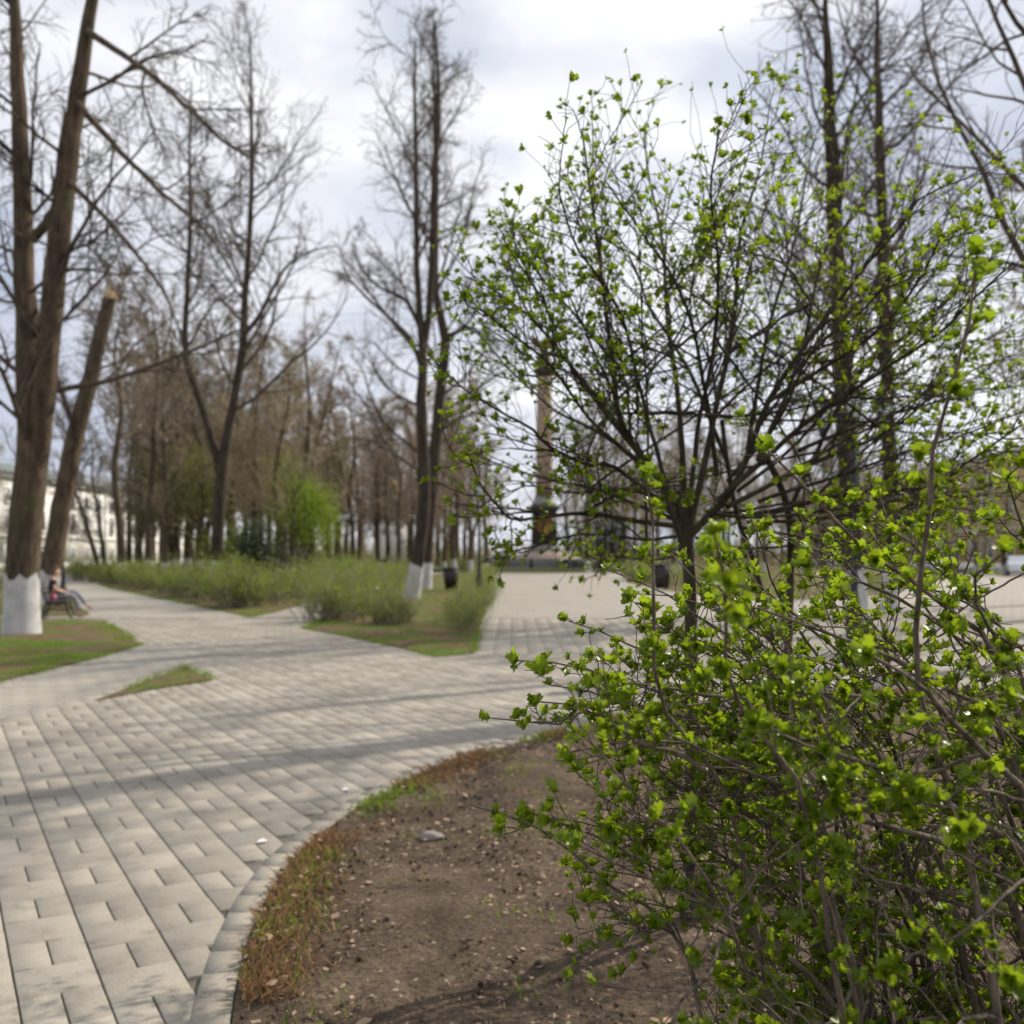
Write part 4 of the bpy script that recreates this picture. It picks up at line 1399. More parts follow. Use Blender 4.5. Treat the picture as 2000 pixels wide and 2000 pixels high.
g = G(571, 1147)
puffy('young_tree', g[0], g[1], 'slender young tree with limewashed foot and thin green crown beside the side path', M_LIME, 1.9, 3.0, 3.0, 2400, .085, 71, 'tree', .11, 1.0, .40)
x, y = P(606, 1080, 52)[:2]
puffy('spring_bush', x, y, 'vivid yellow-green leafing bush behind the young tree', M_VIVID, 2.0, 2.4, 2.3, 6500, .13, 72, 'bush', .07, 0, .32)
x, y = P(505, 1080, 56)[:2]
puffy('evergreen_shrub', x, y, 'dark evergreen shrub between the forked tree and the young tree', M_DARKLEAF, 1.9, 1.5, 1.5, 8000, .13, 73, spread=.32)
x, y = P(598, 1080, 54)[:2]
puffy('evergreen_shrub', x, y, 'dark evergreen shrub directly beneath the vivid green bush', M_DARKLEAF, 1.2, .9, .7, 3600, .09, 74)
x, y = P(455, 1080, 58)[:2]
puffy('spring_bush', x, y, 'loose green bush left of the dark evergreen shrub', M_HEDGE, 1.8, 1.4, 1.6, 4200, .10, 75)
x, y = P(1175, 1080, 104)[:2]
puffy('evergreen_shrub', x, y, 'dark evergreen thicket right of the column pedestal', M_DARKLEAF, 3.0, 3.0, 3.2, 7000, .22, 76, spread=.5)
x, y = P(330, 1080, 70)[:2]
puffy('budding_tree', x, y, 'low tree hazy with yellow-green buds before the white building', M_HAZE_LEAF, 3.2, 4.0, 4.4, 6400, .12, 77, 'tree', .16, 1.2, .6)
x, y = P(395, 1080, 66)[:2]
puffy('budding_tree', x, y, 'low tree hazy with yellow-green buds left of the forked tree', M_HAZE_LEAF, 3.0, 3.6, 4.2, 6000, .12, 78, 'tree', .16, 1.2, .6)
x, y = P(540, 1080, 66)[:2]
puffy('budding_tree', x, y, 'low tree hazy with yellow-green buds behind the young tree', M_HAZE_LEAF, 2.8, 3.6, 4.6, 5200, .12, 83, 'tree', .16, 1.2, .6)
x, y = P(640, 1080, 78)[:2]
puffy('budding_tree', x, y, 'tall thin tree hazy with green buds behind the vivid green bush', M_HAZE_LEAF, 2.2, 5.0, 6.0, 4200, .12, 79, 'tree', .16, 1.2, .5)

# ------------------------------------------------------------------ hawthorns
def leaf_blade(fold, curl):
    """Lobed hawthorn leaf of unit length lying along +x; fold is the V along the midrib, curl lifts the tip."""
    half = [(0.0, 0.0), (0.32, 0.34), (0.45, 0.14), (0.63, 0.47), (0.75, 0.20), (0.93, 0.25), (1.0, 0.0)]
    v = [(u, w, abs(w) * fold - curl * u * u) for u, w in half]
    v += [(u, -w, abs(w) * fold - curl * u * u) for u, w in half[1:-1][::-1]]
    n = len(v)
    v.append((0.46, 0, -curl * .2))
    return np.array(v), np.array([(n, i, (i + 1) % n) for i in range(n)])


def rosette(rng, nleaf):
    """Cluster of young leaves opening from a bud along +z."""
    vs_, ts, n = [], [], 0
    a0 = rng.uniform(0, 6.28)
    for k in range(nleaf):
        lv, lt = leaf_blade(rng.uniform(.25, .7), rng.uniform(-.15, .3))
        s = rng.uniform(.45, 1.12)
        el = rng.uniform(.35, 1.3)
        az = a0 + k * 2.4 + rng.uniform(-.3, .3)
        roll = rng.uniform(-.5, .5)
        w = lv * s
        c, sn_ = math.cos(roll), math.sin(roll)
        w = np.column_stack([w[:, 0], w[:, 1] * c - w[:, 2] * sn_, w[:, 1] * sn_ + w[:, 2] * c])
        c, sn_ = math.cos(el), math.sin(el)
        w = np.column_stack([w[:, 0] * c - w[:, 2] * sn_, w[:, 1], w[:, 0] * sn_ + w[:, 2] * c])
        c, sn_ = math.cos(az), math.sin(az)
        w = np.column_stack([w[:, 0] * c - w[:, 1] * sn_, w[:, 0] * sn_ + w[:, 1] * c, w[:, 2]])
        vs_.append(w)
        ts.append(lt + n)
        n += len(w)
    return np.concatenate(vs_), np.concatenate(ts)


def basis(d, rng):
    d = norm(d)
    rv = rng.normal(0, 1, d.shape)
    x = norm(rv - (rv * d).sum(1, keepdims=True) * d)
    y = np.cross(d, x)
    return np.stack([x, y, d], 2)


def plant_leaves(root, base, pos, dirs, sizes, mat, rng, variants_, rest_name='more_leaf_clusters'):
    """The 300 clusters that show largest as parts, the rest as one part."""
    K = len(pos)
    M = basis(dirs, rng)
    vi = rng.randint(0, len(variants_), K)
    px_ = 1000 + pos[:, 0] / pos[:, 1] * FPX
    py_ = HOR - (pos[:, 2] - EYE) / pos[:, 1] * FPX
    seen = (px_ > -20) & (px_ < 2020) & (py_ > 320) & (py_ < 1690)
    score = np.where(seen, sizes / pos[:, 1], 0)
    top = np.argsort(-score)[:300]
    one = np.zeros(K, bool)
    one[top] = True
    mes = []
    for v, t in variants_:
        mb = MB()
        mb.add(v, None, t)
        mes.append(mb.mesh('leaf_cluster', mat))
    for i in np.where(one)[0]:
        o = link('leaf_cluster', mes[vi[i]], root)
        m = np.eye(4)
        m[:3, :3] = M[i] * sizes[i]
        m[:3, 3] = pos[i] - base
        o.matrix_local = Matrix(m.tolist())
    mb = MB()
    for k, (v, t) in enumerate(variants_):
        s = ~one & (vi == k)
        mb.scatter(v, t, M[s] * sizes[s][:, None, None], pos[s] - base)
    tag(mb.build(rest_name, mat, root), kind='stuff')


# -- the tall hawthorn standing in the bed, just beyond the focus
HD = 4.5
hb = np.array([P(1348, 1080, HD)[0], HD, 0.03])
haw = empty('hawthorn_tree', hb)
tag(haw, 'spreading hawthorn with dark crooked stems and small fresh leaf tufts', 'hawthorn')
rng = np.random.RandomState(91)
limbs = [  # photo pixels, distance at root and tip, radius at root and tip (mm)
    ([(1335, 1060), (1290, 940), (1215, 830), (1195, 700), (1180, 560), (1165, 430), (1150, 330), (1140, 260)], 0, -.25, 26, 4),
    ([(1320, 1010), (1200, 908), (1148, 902), (1076, 867), (1045, 836), (979, 801), (915, 765), (890, 740)], 0, -.7, 17, 2.5),
    ([(1330, 1030), (1223, 1016), (1138, 1005), (1055, 1014), (995, 1016), (941, 950), (918, 890)], 0, -.8, 18, 2.5),
    ([(1345, 1050), (1440, 940), (1500, 785), (1590, 650), (1690, 520), (1760, 440), (1800, 380), (1890, 340)], 0, -.5, 26, 3),
    ([(1400, 980), (1560, 840), (1700, 740), (1830, 650), (1880, 600), (1975, 508)], -.05, -.9, 20, 3),
    ([(1420, 990), (1600, 900), (1740, 840), (1860, 740), (1990, 690)], -.05, .7, 18, 3),
    ([(1450, 1010), (1640, 965), (1760, 950), (1830, 940), (1900, 890), (1995, 820)], -.05, -1.0, 17, 3),
    ([(1345, 1040), (1395, 820), (1435, 620), (1445, 450), (1480, 330), (1500, 210)], 0, .4, 24, 3),
    ([(1338, 1030), (1325, 800), (1300, 620), (1290, 470), (1262, 340), (1255, 250)], 0, .8, 22, 3),
    ([(1400, 930), (1380, 780), (1330, 580), (1235, 430), (1180, 350)], .1, -.6, 16, 3),
    ([(1420, 900), (1340, 710), (1270, 600), (1225, 490), (1120, 420)], .1, 1.1, 16, 3),
    ([(1290, 940), (1150, 770), (1060, 660), (970, 580), (905, 545)], 0, -.3, 17, 2.5),
    ([(1250, 880), (1120, 720), (1030, 600), (1000, 500), (1025, 420)], 0, .9, 14, 2.5),
    ([(1480, 900), (1560, 700), (1600, 520), (1640, 400), (1655, 290)], .1, .5, 18, 3),
    ([(1540, 1000), (1640, 800), (1750, 640), (1840, 520), (1900, 470)], .3, 1.2, 18, 3),
    ([(1330, 1020), (1180, 960), (1060, 930), (960, 900), (905, 870)], .1, 1.0, 15, 2.5),
    ([(1460, 880), (1500, 640), (1545, 480), (1570, 340), (1600, 230)], .1, 1.2, 16, 3),
    ([(1310, 980), (1250, 760), (1210, 600), (1130, 480), (1095, 370)], 0, -.9, 15, 3),
    ([(1560, 880), (1700, 820), (1820, 790), (1930, 760), (2010, 750)], .3, 1.3, 15, 3),
    ([(1345, 1000), (1360, 850), (1390, 690), (1400, 520), (1385, 380), (1400, 260)], 0, -1.0, 17, 3),
    ([(1500, 785), (1640, 700), (1740, 620), (1800, 540), (1840, 460)], -.2, -.9, 14, 3),
    ([(1195, 700), (1110, 600), (1040, 520), (1000, 460)], -.1, .3, 11, 2.5),
    ([(1335, 1045), (1250, 1050), (1150, 1040), (1060, 1060), (1000, 1075)], 0, -.5, 12, 2.5),
    ([(1345, 1060), (1300, 1090), (1220, 1085), (1140, 1100)], 0, .6, 10, 2.5),
    ([(1360, 1050), (1450, 1070), (1560, 1060), (1680, 1040), (1790, 1060)], 0, .8, 12, 2.5),
    ([(1330, 990), (1230, 960), (1120, 960), (1030, 950), (960, 975)], 0, .3, 12, 2.5),
    ([(1380, 1000), (1480, 1010), (1600, 1000), (1720, 1000), (1850, 990)], 0, -.7, 12, 2.5),
    ([(1480, 960), (1620, 880), (1760, 800), (1880, 700), (2000, 610)], 0, .9, 13, 2.5),
    ([(1480, 980), (1640, 930), (1790, 880), (1900, 850), (2030, 800)], 0, -.6, 13, 2.5),
    ([(1460, 1020), (1620, 1010), (1780, 970), (1900, 960), (2020, 930)], 0, .5, 12, 2.5),
    ([(1440, 960), (1560, 860), (1660, 740), (1760, 660), (1850, 600)], 0, .2, 13, 2.5),
    ([(1450, 1030), (1580, 1050), (1720, 1080), (1860, 1060), (1960, 1040)], 0, .9, 11, 2.5),
    ([(1420, 940), (1520, 820), (1580, 690), (1680, 600), (1740, 520)], 0, -1.1, 13, 2.5),
    ([(1300, 950), (1180, 850), (1080, 800), (990, 720), (920, 640)], 0, .6, 14, 2.5),
    ([(1290, 930), (1160, 830), (1080, 720), (1010, 660), (930, 600)], 0, -1.0, 13, 2.5),
]
trunkm, branchm, twigm = MB(), MB(), MB()
tr = smooth_line([hb, P(1352, 1500, HD), P(1350, 1250, HD), P(1346, 1120, HD), P(1335, 1010, HD), P(1322, 960, HD)], 22)
trr = np.linspace(.036, .027, 22) * (1 + .4 * np.exp(-np.arange(22) / 2.0))
trunkm.tubes(tr - hb, trr, 10)
tr2 = smooth_line([P(1500, 1790, 4.75) * [1, 1, 0] + [0, 0, .03], P(1530, 1400, 4.75), P(1543, 1150, 4.72), P(1540, 1000, 4.7), P(1500, 900, 4.65), P(1470, 860, 4.6)], 22)
trunkm.tubes(tr2 - hb, np.linspace(.024, .015, 22) * (1 + .3 * np.exp(-np.arange(22) / 2.0)), 9)
tr3 = smooth_line([P(1510, 1250, 4.74), P(1470, 1090, 4.65), P(1440, 1010, 4.6), P(1420, 900, 4.55), P(1410, 820, 4.5)], 16)
trunkm.tubes(tr3 - hb, np.linspace(.014, .010, 16), 8)
A, RA = [], []
for pts, o0, o1, r0, r1 in limbs:
    n = len(pts)
    q = np.array([P(x, y, HD + o0 + (o1 - o0) * (k / (n - 1)) ** 1.2) for k, (x, y) in enumerate(pts)])
    a = smooth_line(q, 20)
    a[1:] += np.cumsum(rng.normal(0, .004, (19, 3)), 0) * .6
    A.append(a)
    RA.append(np.linspace(r0 * .72, r1, 20) / 1000)
A0, n0 = list(A), len(A)
for _ in range(24):                                      # further limbs filling the crown in depth
    tx, ty = rng.uniform(930, 1990), rng.uniform(300, 1060)
    e0 = A0[rng.randint(0, n0)][rng.randint(4, 11)]
    e1 = P(tx, ty, HD + rng.uniform(-1.0, 1.3))
    md = e0 * .5 + e1 * .5 + rng.normal(0, .08, 3) + np.array([0, 0, -.06])
    a = smooth_line([e0, md, e1], 20)
    a[1:] += np.cumsum(rng.normal(0, .005, (19, 3)), 0) * .7
    A.append(a)
    RA.append(np.linspace(7, 2.2, 20) / 1000)
A, RA = np.array(A), np.array(RA)
branchm.tubes(A - hb, RA, 7)
LA = plen(A)
p, D, r, t, k = spawn(rng, A, RA, 14, .22, 1.0, .45, 1.05)
D = norm(D + norm(A[k, -1] - A[k, 0]) * .35 + np.array([0, 0, .12]))
L2 = LA[k] * .34 * (1.25 - .75 * t) * rng.uniform(.55, 1.25, len(t))
B = grow(rng, p, D, L2, 7, .17, tw=.04)
bx, by = 1000 + B[:, 4, 0] / B[:, 4, 1] * FPX, HOR - (B[:, 4, 2] - EYE) / B[:, 4, 1] * FPX
ok = ~((bx > 985) & (bx < 1105) & (by > 690) & (by < 1120)) | (rng.uniform(0, 1, len(B)) < .4)   # a thin place in the crown
B, L2, r = B[ok], L2[ok], r[ok]
RB = taper(np.clip(r * .6, .0028, .010), np.full(len(r), .0017), 7)
branchm.tubes(B - hb, RB, 4)
p, D, r, t, k3 = spawn(rng, B, RB, 7, .15, 1.0, .5, 1.15)
L3 = np.clip(L2[k3] * .42, .05, .32) * rng.uniform(.5, 1.3, len(t))
Cc = grow(rng, p, D, L3, 3, .18, tw=.05)
RC = taper(np.clip(r * .65, .0016, .004), np.full(len(r), .0011), 3)
twigm.tubes(Cc - hb, RC, 3)
trunkm.build('trunk', M_HAW2, haw, smooth=True)
branchm.build('branches', M_HAW2, haw, smooth=True)
twigm.build('twigs', M_HAW2, haw, smooth=True)
rosA = [rosette(rng, n) for n in (5, 6, 6, 5, 5)]
pos = np.concatenate([Cc[:, -1], Cc[:, 1], B[:, -1], B[:, 5]])
drs = np.concatenate([Cc[:, -1] - Cc[:, -2], Cc[:, 2] - Cc[:, 1], B[:, -1] - B[:, -2], B[:, 6] - B[:, 5]])
keepn = rng.uniform(0, 1, len(pos)) < np.concatenate([np.full(len(Cc), .60), np.full(len(Cc), .16), np.full(len(B), .95), np.full(len(B), .5)])
ctr = P(1400, 800, HD)
out = np.linalg.norm((pos - ctr) / np.array([1.3, 1.3, 1.1]), axis=1)
keepn &= rng.uniform(0, 1, len(pos)) < np.clip(out * 1.1, .35, 1)
pos, drs = pos[keepn], norm(drs[keepn])
drs = norm(drs + rng.normal(0, .45, drs.shape) + np.array([0, 0, .35]))
plant_leaves(haw, hb, pos, drs, rng.uniform(.015, .039, len(pos)), M_LEAF2, rng, rosA)

# -- the near bush in focus, rooted right of the frame
NB = np.array([1.55, 2.35, 0.03])
bush = empty('hawthorn_bush', NB)
tag(bush, 'near hawthorn bush in sharp focus, thorny grey-brown branches with bright green lobed leaves', 'bush')
rng = np.random.RandomState(131)
near = [  # photo pixels from the tip inwards, distance at tip and at the inner end, tip and inner radius (mm)
    ([(1012, 1290), (1060, 1290), (1116, 1294), (1209, 1318), (1338, 1361), (1420, 1412), (1560, 1520)], 1.95, 2.0, 1.3, 6),
    ([(1108, 1212), (1165, 1231), (1230, 1262), (1289, 1276), (1380, 1330), (1500, 1440)], 2.05, 2.1, 1.3, 5),
    ([(958, 1402), (1010, 1408), (1095, 1415), (1130, 1408), (1165, 1393)], 1.95, 1.98, 1.2, 2.6),
    ([(1045, 1370), (1103, 1374), (1162, 1391), (1224, 1413), (1340, 1455), (1480, 1540), (1620, 1640)], 1.97, 2.0, 1.3, 6),
    ([(1075, 1338), (1131, 1346), (1198, 1367), (1253, 1380), (1338, 1398), (1420, 1420), (1540, 1500)], 2.0, 2.05, 1.3, 5),
    ([(918, 1572), (950, 1581), (1017, 1602), (1080, 1633), (1110, 1662), (1190, 1740), (1320, 1860)], 1.72, 1.8, 1.3, 5),
    ([(1035, 1587), (1080, 1598), (1118, 1610), (1183, 1641), (1235, 1667), (1380, 1760), (1500, 1860)], 1.68, 1.78, 1.3, 5),
    ([(1235, 1478), (1286, 1509), (1325, 1535), (1390, 1561), (1429, 1576), (1560, 1650), (1700, 1760)], 2.1, 2.1, 3.2, 8),
    ([(1145, 1305), (1165, 1322), (1198, 1333), (1237, 1341), (1292, 1338), (1380, 1360), (1500, 1430)], 1.55, 1.65, 1.3, 4.5),
    ([(1110, 1470), (1165, 1462), (1235, 1455), (1325, 1448), (1403, 1473), (1442, 1496), (1560, 1590)], 1.6, 1.7, 1.4, 6),
    ([(1262, 935), (1270, 1010), (1273, 1100), (1276, 1170), (1270, 1294), (1300, 1400), (1400, 1540)], 1.42, 1.6, 1.5, 5),
    ([(1908, 500), (1900, 600), (1880, 720), (1845, 860), (1835, 960), (1820, 1080), (1815, 1250), (1830, 1420), (1900, 1600)], 1.28, 1.5, 1.5, 6),
    ([(1450, 815), (1480, 850), (1530, 905), (1600, 985), (1650, 1035), (1700, 1080), (1790, 1140), (1850, 1200), (1950, 1320)], 1.5, 1.75, 1.3, 6.5),
    ([(1395, 1045), (1405, 1110), (1412, 1180), (1408, 1290), (1450, 1420), (1560, 1560)], 1.12, 1.4, 1.3, 4.5),
    ([(1672, 978), (1700, 1000), (1740, 1030), (1800, 1070), (1860, 1130), (1950, 1230)], 1.9, 2.0, 1.2, 5),
    ([(1400, 1180), (1450, 1185), (1535, 1213), (1632, 1247), (1777, 1301), (1849, 1355), (1960, 1450)], 1.62, 1.75, 1.5, 6.5),
    ([(1330, 1380), (1450, 1361), (1575, 1349), (1660, 1352), (1763, 1366), (1900, 1440)], 1.7, 1.8, 1.5, 5),
    ([(1480, 1220), (1558, 1315), (1627, 1381), (1706, 1440), (1752, 1526), (1792, 1597), (1850, 1700)], 1.75, 1.9, 1.5, 7),
    ([(1300, 1430), (1450, 1503), (1592, 1566), (1692, 1608), (1820, 1640), (1960, 1740)], 1.5, 1.7, 1.6, 7),
    ([(1400, 1240), (1450, 1307), (1524, 1386), (1669, 1477), (1814, 1574), (1950, 1680)], 2.2, 2.1, 1.6, 7),
    ([(1310, 1080), (1345, 1115), (1400, 1180), (1440, 1215), (1560, 1330), (1700, 1460)], 1.9, 2.0, 1.3, 6),
    ([(1465, 1010), (1490, 1060), (1500, 1110), (1530, 1190), (1620, 1330), (1750, 1500)], 1.95, 2.05, 1.3, 6),
    ([(1990, 910), (1970, 930), (1985, 1000), (2010, 1080), (2040, 1200)], 1.6, 1.9, 1.3, 4),
    ([(1950, 1010), (1975, 1040), (2010, 1080), (2060, 1200)], 1.8, 2.0, 1.3, 5),
    ([(1545, 1120), (1600, 1130), (1660, 1135), (1740, 1170), (1850, 1240), (1990, 1360)], 2.0, 2.1, 1.3, 5.5),
    ([(1870, 1020), (1900, 1060), (1880, 1110), (1850, 1200), (1900, 1330)], 2.1, 2.2, 1.3, 5),
    ([(1245, 1160), (1300, 1165), (1360, 1178), (1440, 1230), (1560, 1330)], 2.15, 2.2, 1.2, 4.5),
    ([(1960, 1080), (1900, 1130), (1930, 1230), (2000, 1350)], 1.35, 1.6, 1.5, 6),
    ([(1700, 1280), (1790, 1330), (1860, 1420), (1940, 1500), (2050, 1640)], 1.25, 1.5, 2, 7),
    ([(1500, 1420), (1620, 1470), (1760, 1520), (1900, 1600), (2050, 1740)], 1.3, 1.55, 1.6, 7),
    ([(1130, 1650), (1220, 1690), (1330, 1740), (1480, 1830), (1620, 1950)], 1.55, 1.7, 1.3, 6),
    ([(1380, 1600), (1480, 1640), (1600, 1700), (1750, 1790), (1900, 1900)], 1.9, 2.0, 1.3, 6),
    ([(1250, 1750), (1350, 1790), (1480, 1850), (1620, 1930), (1750, 2020)], 1.75, 1.9, 1.3, 6),
    ([(1560, 1040), (1620, 1120), (1700, 1230), (1790, 1370), (1880, 1520)], 2.35, 2.3, 1.3, 6),
    ([(1195, 1545), (1260, 1530), (1340, 1550), (1430, 1600), (1540, 1690)], 2.0, 2.05, 1.3, 6),
    ([(1215, 1600), (1290, 1610), (1370, 1640), (1470, 1710), (1580, 1800)], 1.85, 1.95, 1.3, 6),
    ([(1240, 1400), (1310, 1430), (1390, 1490), (1480, 1580), (1580, 1690)], 2.15, 2.1, 1.3, 6),
    ([(1290, 1300), (1330, 1370), (1390, 1450), (1470, 1550), (1560, 1660)], 1.8, 1.9, 1.3, 6),
    ([(1180, 1700), (1270, 1720), (1370, 1760), (1490, 1840), (1600, 1930)], 2.1, 2.1, 1.3, 6),
    ([(1330, 1240), (1400, 1290), (1490, 1370), (1590, 1470), (1700, 1590)], 2.05, 2.1, 1.3, 6),
    ([(1185, 1112), (1235, 1132), (1300, 1162), (1380, 1222), (1480, 1320)], 2.1, 2.15, 1.3, 5),
    ([(1340, 1092), (1400, 1132), (1470, 1200), (1560, 1300)], 2.25, 2.2, 1.3, 5),
    ([(1430, 1100), (1490, 1150), (1570, 1222), (1670, 1340)], 1.9, 2.0, 1.3, 5),
    ([(1580, 1090), (1640, 1150), (1720, 1240), (1820, 1370)], 2.0, 2.1, 1.3, 5),
    ([(1700, 1040), (1760, 1110), (1840, 1210), (1930, 1340)], 2.1, 2.15, 1.3, 5),
    ([(1800, 1030), (1850, 1100), (1920, 1190), (2010, 1310)], 1.85, 2.0, 1.3, 5),
    ([(1250, 1220), (1320, 1230), (1400, 1260), (1500, 1340), (1600, 1450)], 1.95, 2.05, 1.3, 5),
    ([(1500, 1180), (1580, 1210), (1680, 1270), (1790, 1370)], 2.2, 2.2, 1.3, 5),
    ([(1640, 1150), (1690, 1200), (1760, 1300), (1850, 1450), (1960, 1620)], 2.3, 2.2, 1.3, 6),
]
NS = 26
A, RA = [], []
for pts, d0_, d1_, r0, r1 in near:
    n = len(pts)
    q = [P(x, y, d0_ + (d1_ - d0_) * k / (n - 1)) for k, (x, y) in enumerate(pts)]
    end, dirn = q[-1], norm(q[-1] - q[-2])
    foot = np.array([max(end[0] + rng.uniform(.08, .35), .62 + rng.uniform(0, .25)), min(max(end[1] + rng.uniform(-.05, .35), 1.7), 2.9), .03])
    drop = end[2] - foot[2]
    q.append(end + np.array([dirn[0] * .12 * drop + .03, dirn[1] * .1, -.38 * drop]))
    q.append(foot * [1, 1, 0] + [0, 0, foot[2] + .22 * drop])
    q.append(foot)
    a = smooth_line(np.array(q), NS)
    s = np.linspace(0, 1, NS)
    wig = np.cumsum(rng.normal(0, .0032, (NS, 3)), 0)
    wig -= wig[0] + (wig[-1] - wig[0]) * s[:, None]
    a += wig
    A.append(a)
    RA.append(np.interp(s, [0, .12, .4, 1], [r0, r0 * 2.0, r1 * .95, r1 * 1.5]) / 1000)
A, RA = np.array(A), np.array(RA)
bm_ = MB()
bm_.tubes(A - NB, RA, 8)
A2, RA2 = A[:, ::-1].copy(), RA[:, ::-1].copy()           # from the foot to the tip
LA = plen(A2)
p, D, r, t, k = spawn(rng, A2, RA2, 4, .25, .88, .6, 1.35)                # forking side branches
D = norm(D + np.array([-.30, -.08, .02]))
X = grow(rng, p, D, rng.uniform(.22, .60, len(t)), NS - 1, .11, tw=.004)
low = X[:, -1, 2] < 1.70 + rng.normal(0, .03, len(X)) + .10 * (X[:, -1, 0] > .55)
low &= (1000 + X[:, -1, 0] / X[:, -1, 1] * FPX) > 1060
X, r = X[low], r[low]
RX = taper(np.clip(r * .75, .0026, .006), np.full(len(r), .0013), NS - 1)
bm_.tubes(X - NB, RX, 5)
MA, MR = np.concatenate([A2, X]), np.concatenate([RA2, RX])
p, D, r, t, k = spawn(rng, MA, MR, 6, .30, .97, .6, 1.35)
D = norm(D + np.array([-.12, -.02, .2]))
L2 = rng.uniform(.05, .22, len(t)) * (1.25 - .75 * t)
B = grow(rng, p, D, L2, 6, .17, tw=.03)
shoot = np.isin(k, (10, 11, 12, 13))                      # the few shoots standing above the bush keep only short spurs
ok = ((B[:, -1, 2] < 1.70 + rng.normal(0, .03, len(B)) + .09 * (B[:, -1, 0] > .55)) & ~shoot) | (shoot & (L2 < .07)) | ((B[:, -1, 2] < 1.6))
p, B, L2, r, t, k = p[ok], B[ok], L2[ok], r[ok], t[ok], k[ok]
RB = taper(np.clip(r * .55, .0013, .0035), np.full(len(r), .0010), 6)
bm_.tubes(B - NB, RB, 4)
bm_.build('branches', M_HAW, bush, smooth=True)
p, D, r, t, k3 = spawn(rng, B, RB, 3, .2, 1.0, .6, 1.2)
L3 = rng.uniform(.012, .07, len(t))
Cc = grow(rng, p, D, L3, 3, .14, tw=.06)
tm = MB()
tm.tubes(Cc - NB, taper(np.full(len(r), .0013), np.full(len(r), .0009), 3), 3)
p5, D5, r5, t5, k5 = spawn(rng, MA, MR, 13, .45, 1.0, .7, 1.3)          # short leafy spurs on the long shoots
S5 = grow(rng, p5, D5, rng.uniform(.008, .022, len(t5)), 2, .1, tw=.1)
tm.tubes(S5 - NB, taper(np.full(len(r5), .0016), np.full(len(r5), .0012), 2), 3)
tm.build('twigs', M_HAW, bush, smooth=True)
th = MB()
p6, D6, r6, t6, k6 = spawn(rng, A2, RA2, 10, .35, .98, 1.1, 1.6)
T6 = grow(rng, p6, D6, rng.uniform(.008, .018, len(t6)), 2, .03)
th.tubes(T6 - NB, np.tile(np.array([[.0014, .0008, .0001]]), (len(p6), 1)), 3)
p6, D6, r6, t6, k6 = spawn(rng, B, RB, 2, .15, .95, 1.1, 1.6)
T6 = grow(rng, p6, D6, rng.uniform(.007, .014, len(t6)), 2, .03)
th.tubes(T6 - NB, np.tile(np.array([[.0011, .0006, .0001]]), (len(p6), 1)), 3)
tag(th.build('thorns', M_HAW, bush), kind='stuff')
rosB = [rosette(rng, n) for n in (6, 7, 8, 8, 9, 10)]
tipd = MA[:, -1] - MA[:, -3]
pos = np.concatenate([Cc[:, -1], B[:, -1], B[:, 4], S5[:, -1], MA[:, -1]])
drs = np.concatenate([Cc[:, -1] - Cc[:, -2], B[:, -1] - B[:, -2], B[:, 5] - B[:, 4], S5[:, -1] - S5[:, -2], tipd])
prob = np.concatenate([np.full(len(Cc), .42), np.full(len(B), .92), np.full(len(B), .22), np.where(k5 < len(A2), .9, .55) * (t5 > .5), np.ones(len(MA))])
sz = np.concatenate([rng.uniform(.011, .029, len(Cc)), rng.uniform(.014, .031, len(B)), rng.uniform(.010, .025, len(B)), rng.uniform(.014, .031, len(S5)), np.full(len(MA), .026)])
py_ = HOR - (pos[:, 2] - EYE) / pos[:, 1] * FPX
prob = prob * np.where(py_ > 1420, .75, 1.0)
hs = A2[[10, 11, 12, 13, 14]]                             # tall shoots carry tufts up to the tip
ph, dh, rh, th_, kh = spawn(rng, hs, RA2[[10, 11, 12, 13, 14]], 22, .55, 1.0, .6, 1.2)
pos, drs, prob, sz = np.concatenate([pos, ph + norm(dh) * .008]), np.concatenate([drs, norm(dh) * .01]), np.concatenate([prob, np.full(len(ph), .85)]), np.concatenate([sz, rng.uniform(.017, .029, len(ph))])
ph, dh, rh, th_, kh = spawn(rng, A2[:10], RA2[:10], 11, .72, .99, .6, 1.3)   # the shoots reaching out over the paving
pos, drs, prob, sz = np.concatenate([pos, ph + norm(dh) * .006]), np.concatenate([drs, norm(dh) * .01]), np.concatenate([prob, np.full(len(ph), .9)]), np.concatenate([sz, rng.uniform(.014, .026, len(ph))])
kp = (rng.uniform(0, 1, len(pos)) < prob) & (pos[:, 1] > .95) & (pos[:, 0] < .66 * pos[:, 1]) & (pos[:, 2] > .25)
pos, drs, sz = pos[kp], norm(drs[kp]), sz[kp]
drs = norm(drs + rng.normal(0, .3, drs.shape) + np.array([0, 0, .45]))
plant_leaves(bush, NB, pos, drs, sz, M_LEAF, rng, rosB)

# ------------------------------------------------------------------ ground cover
rng = np.random.RandomState(171)


def inside_points(poly, n, ymax=60, ymin=2.5):
    poly = np.asarray(poly)
    lo, hi = poly.min(0), poly.max(0)
    lo[1], hi[1] = max(lo[1], ymin), min(hi[1], ymax)
    out = []
    tot = 0
    while tot < n:
        q = rng.uniform(lo, hi, (n * 3, 2))
        q = q[pip(poly, q[:, 0], q[:, 1]) & (np.abs(q[:, 0]) < .56 * q[:, 1] + .5)]
        out.append(q)
        tot += len(q)
        if len(q) == 0: break
    return np.concatenate(out)[:n]


def patch(q, sc, thr, seed=0.0):
    v = np.array([noise.noise(Vector((a * sc + seed, b * sc, 1.3 + seed))) for a, b in q])
    return v > thr


BLADE_V = np.array([[-.09, 0, 0], [.09, 0, 0], [0.02, .25, .6], [0, .62, 1.0]])
BLADE_T = np.array([[0, 1, 2], [1, 3, 2]])


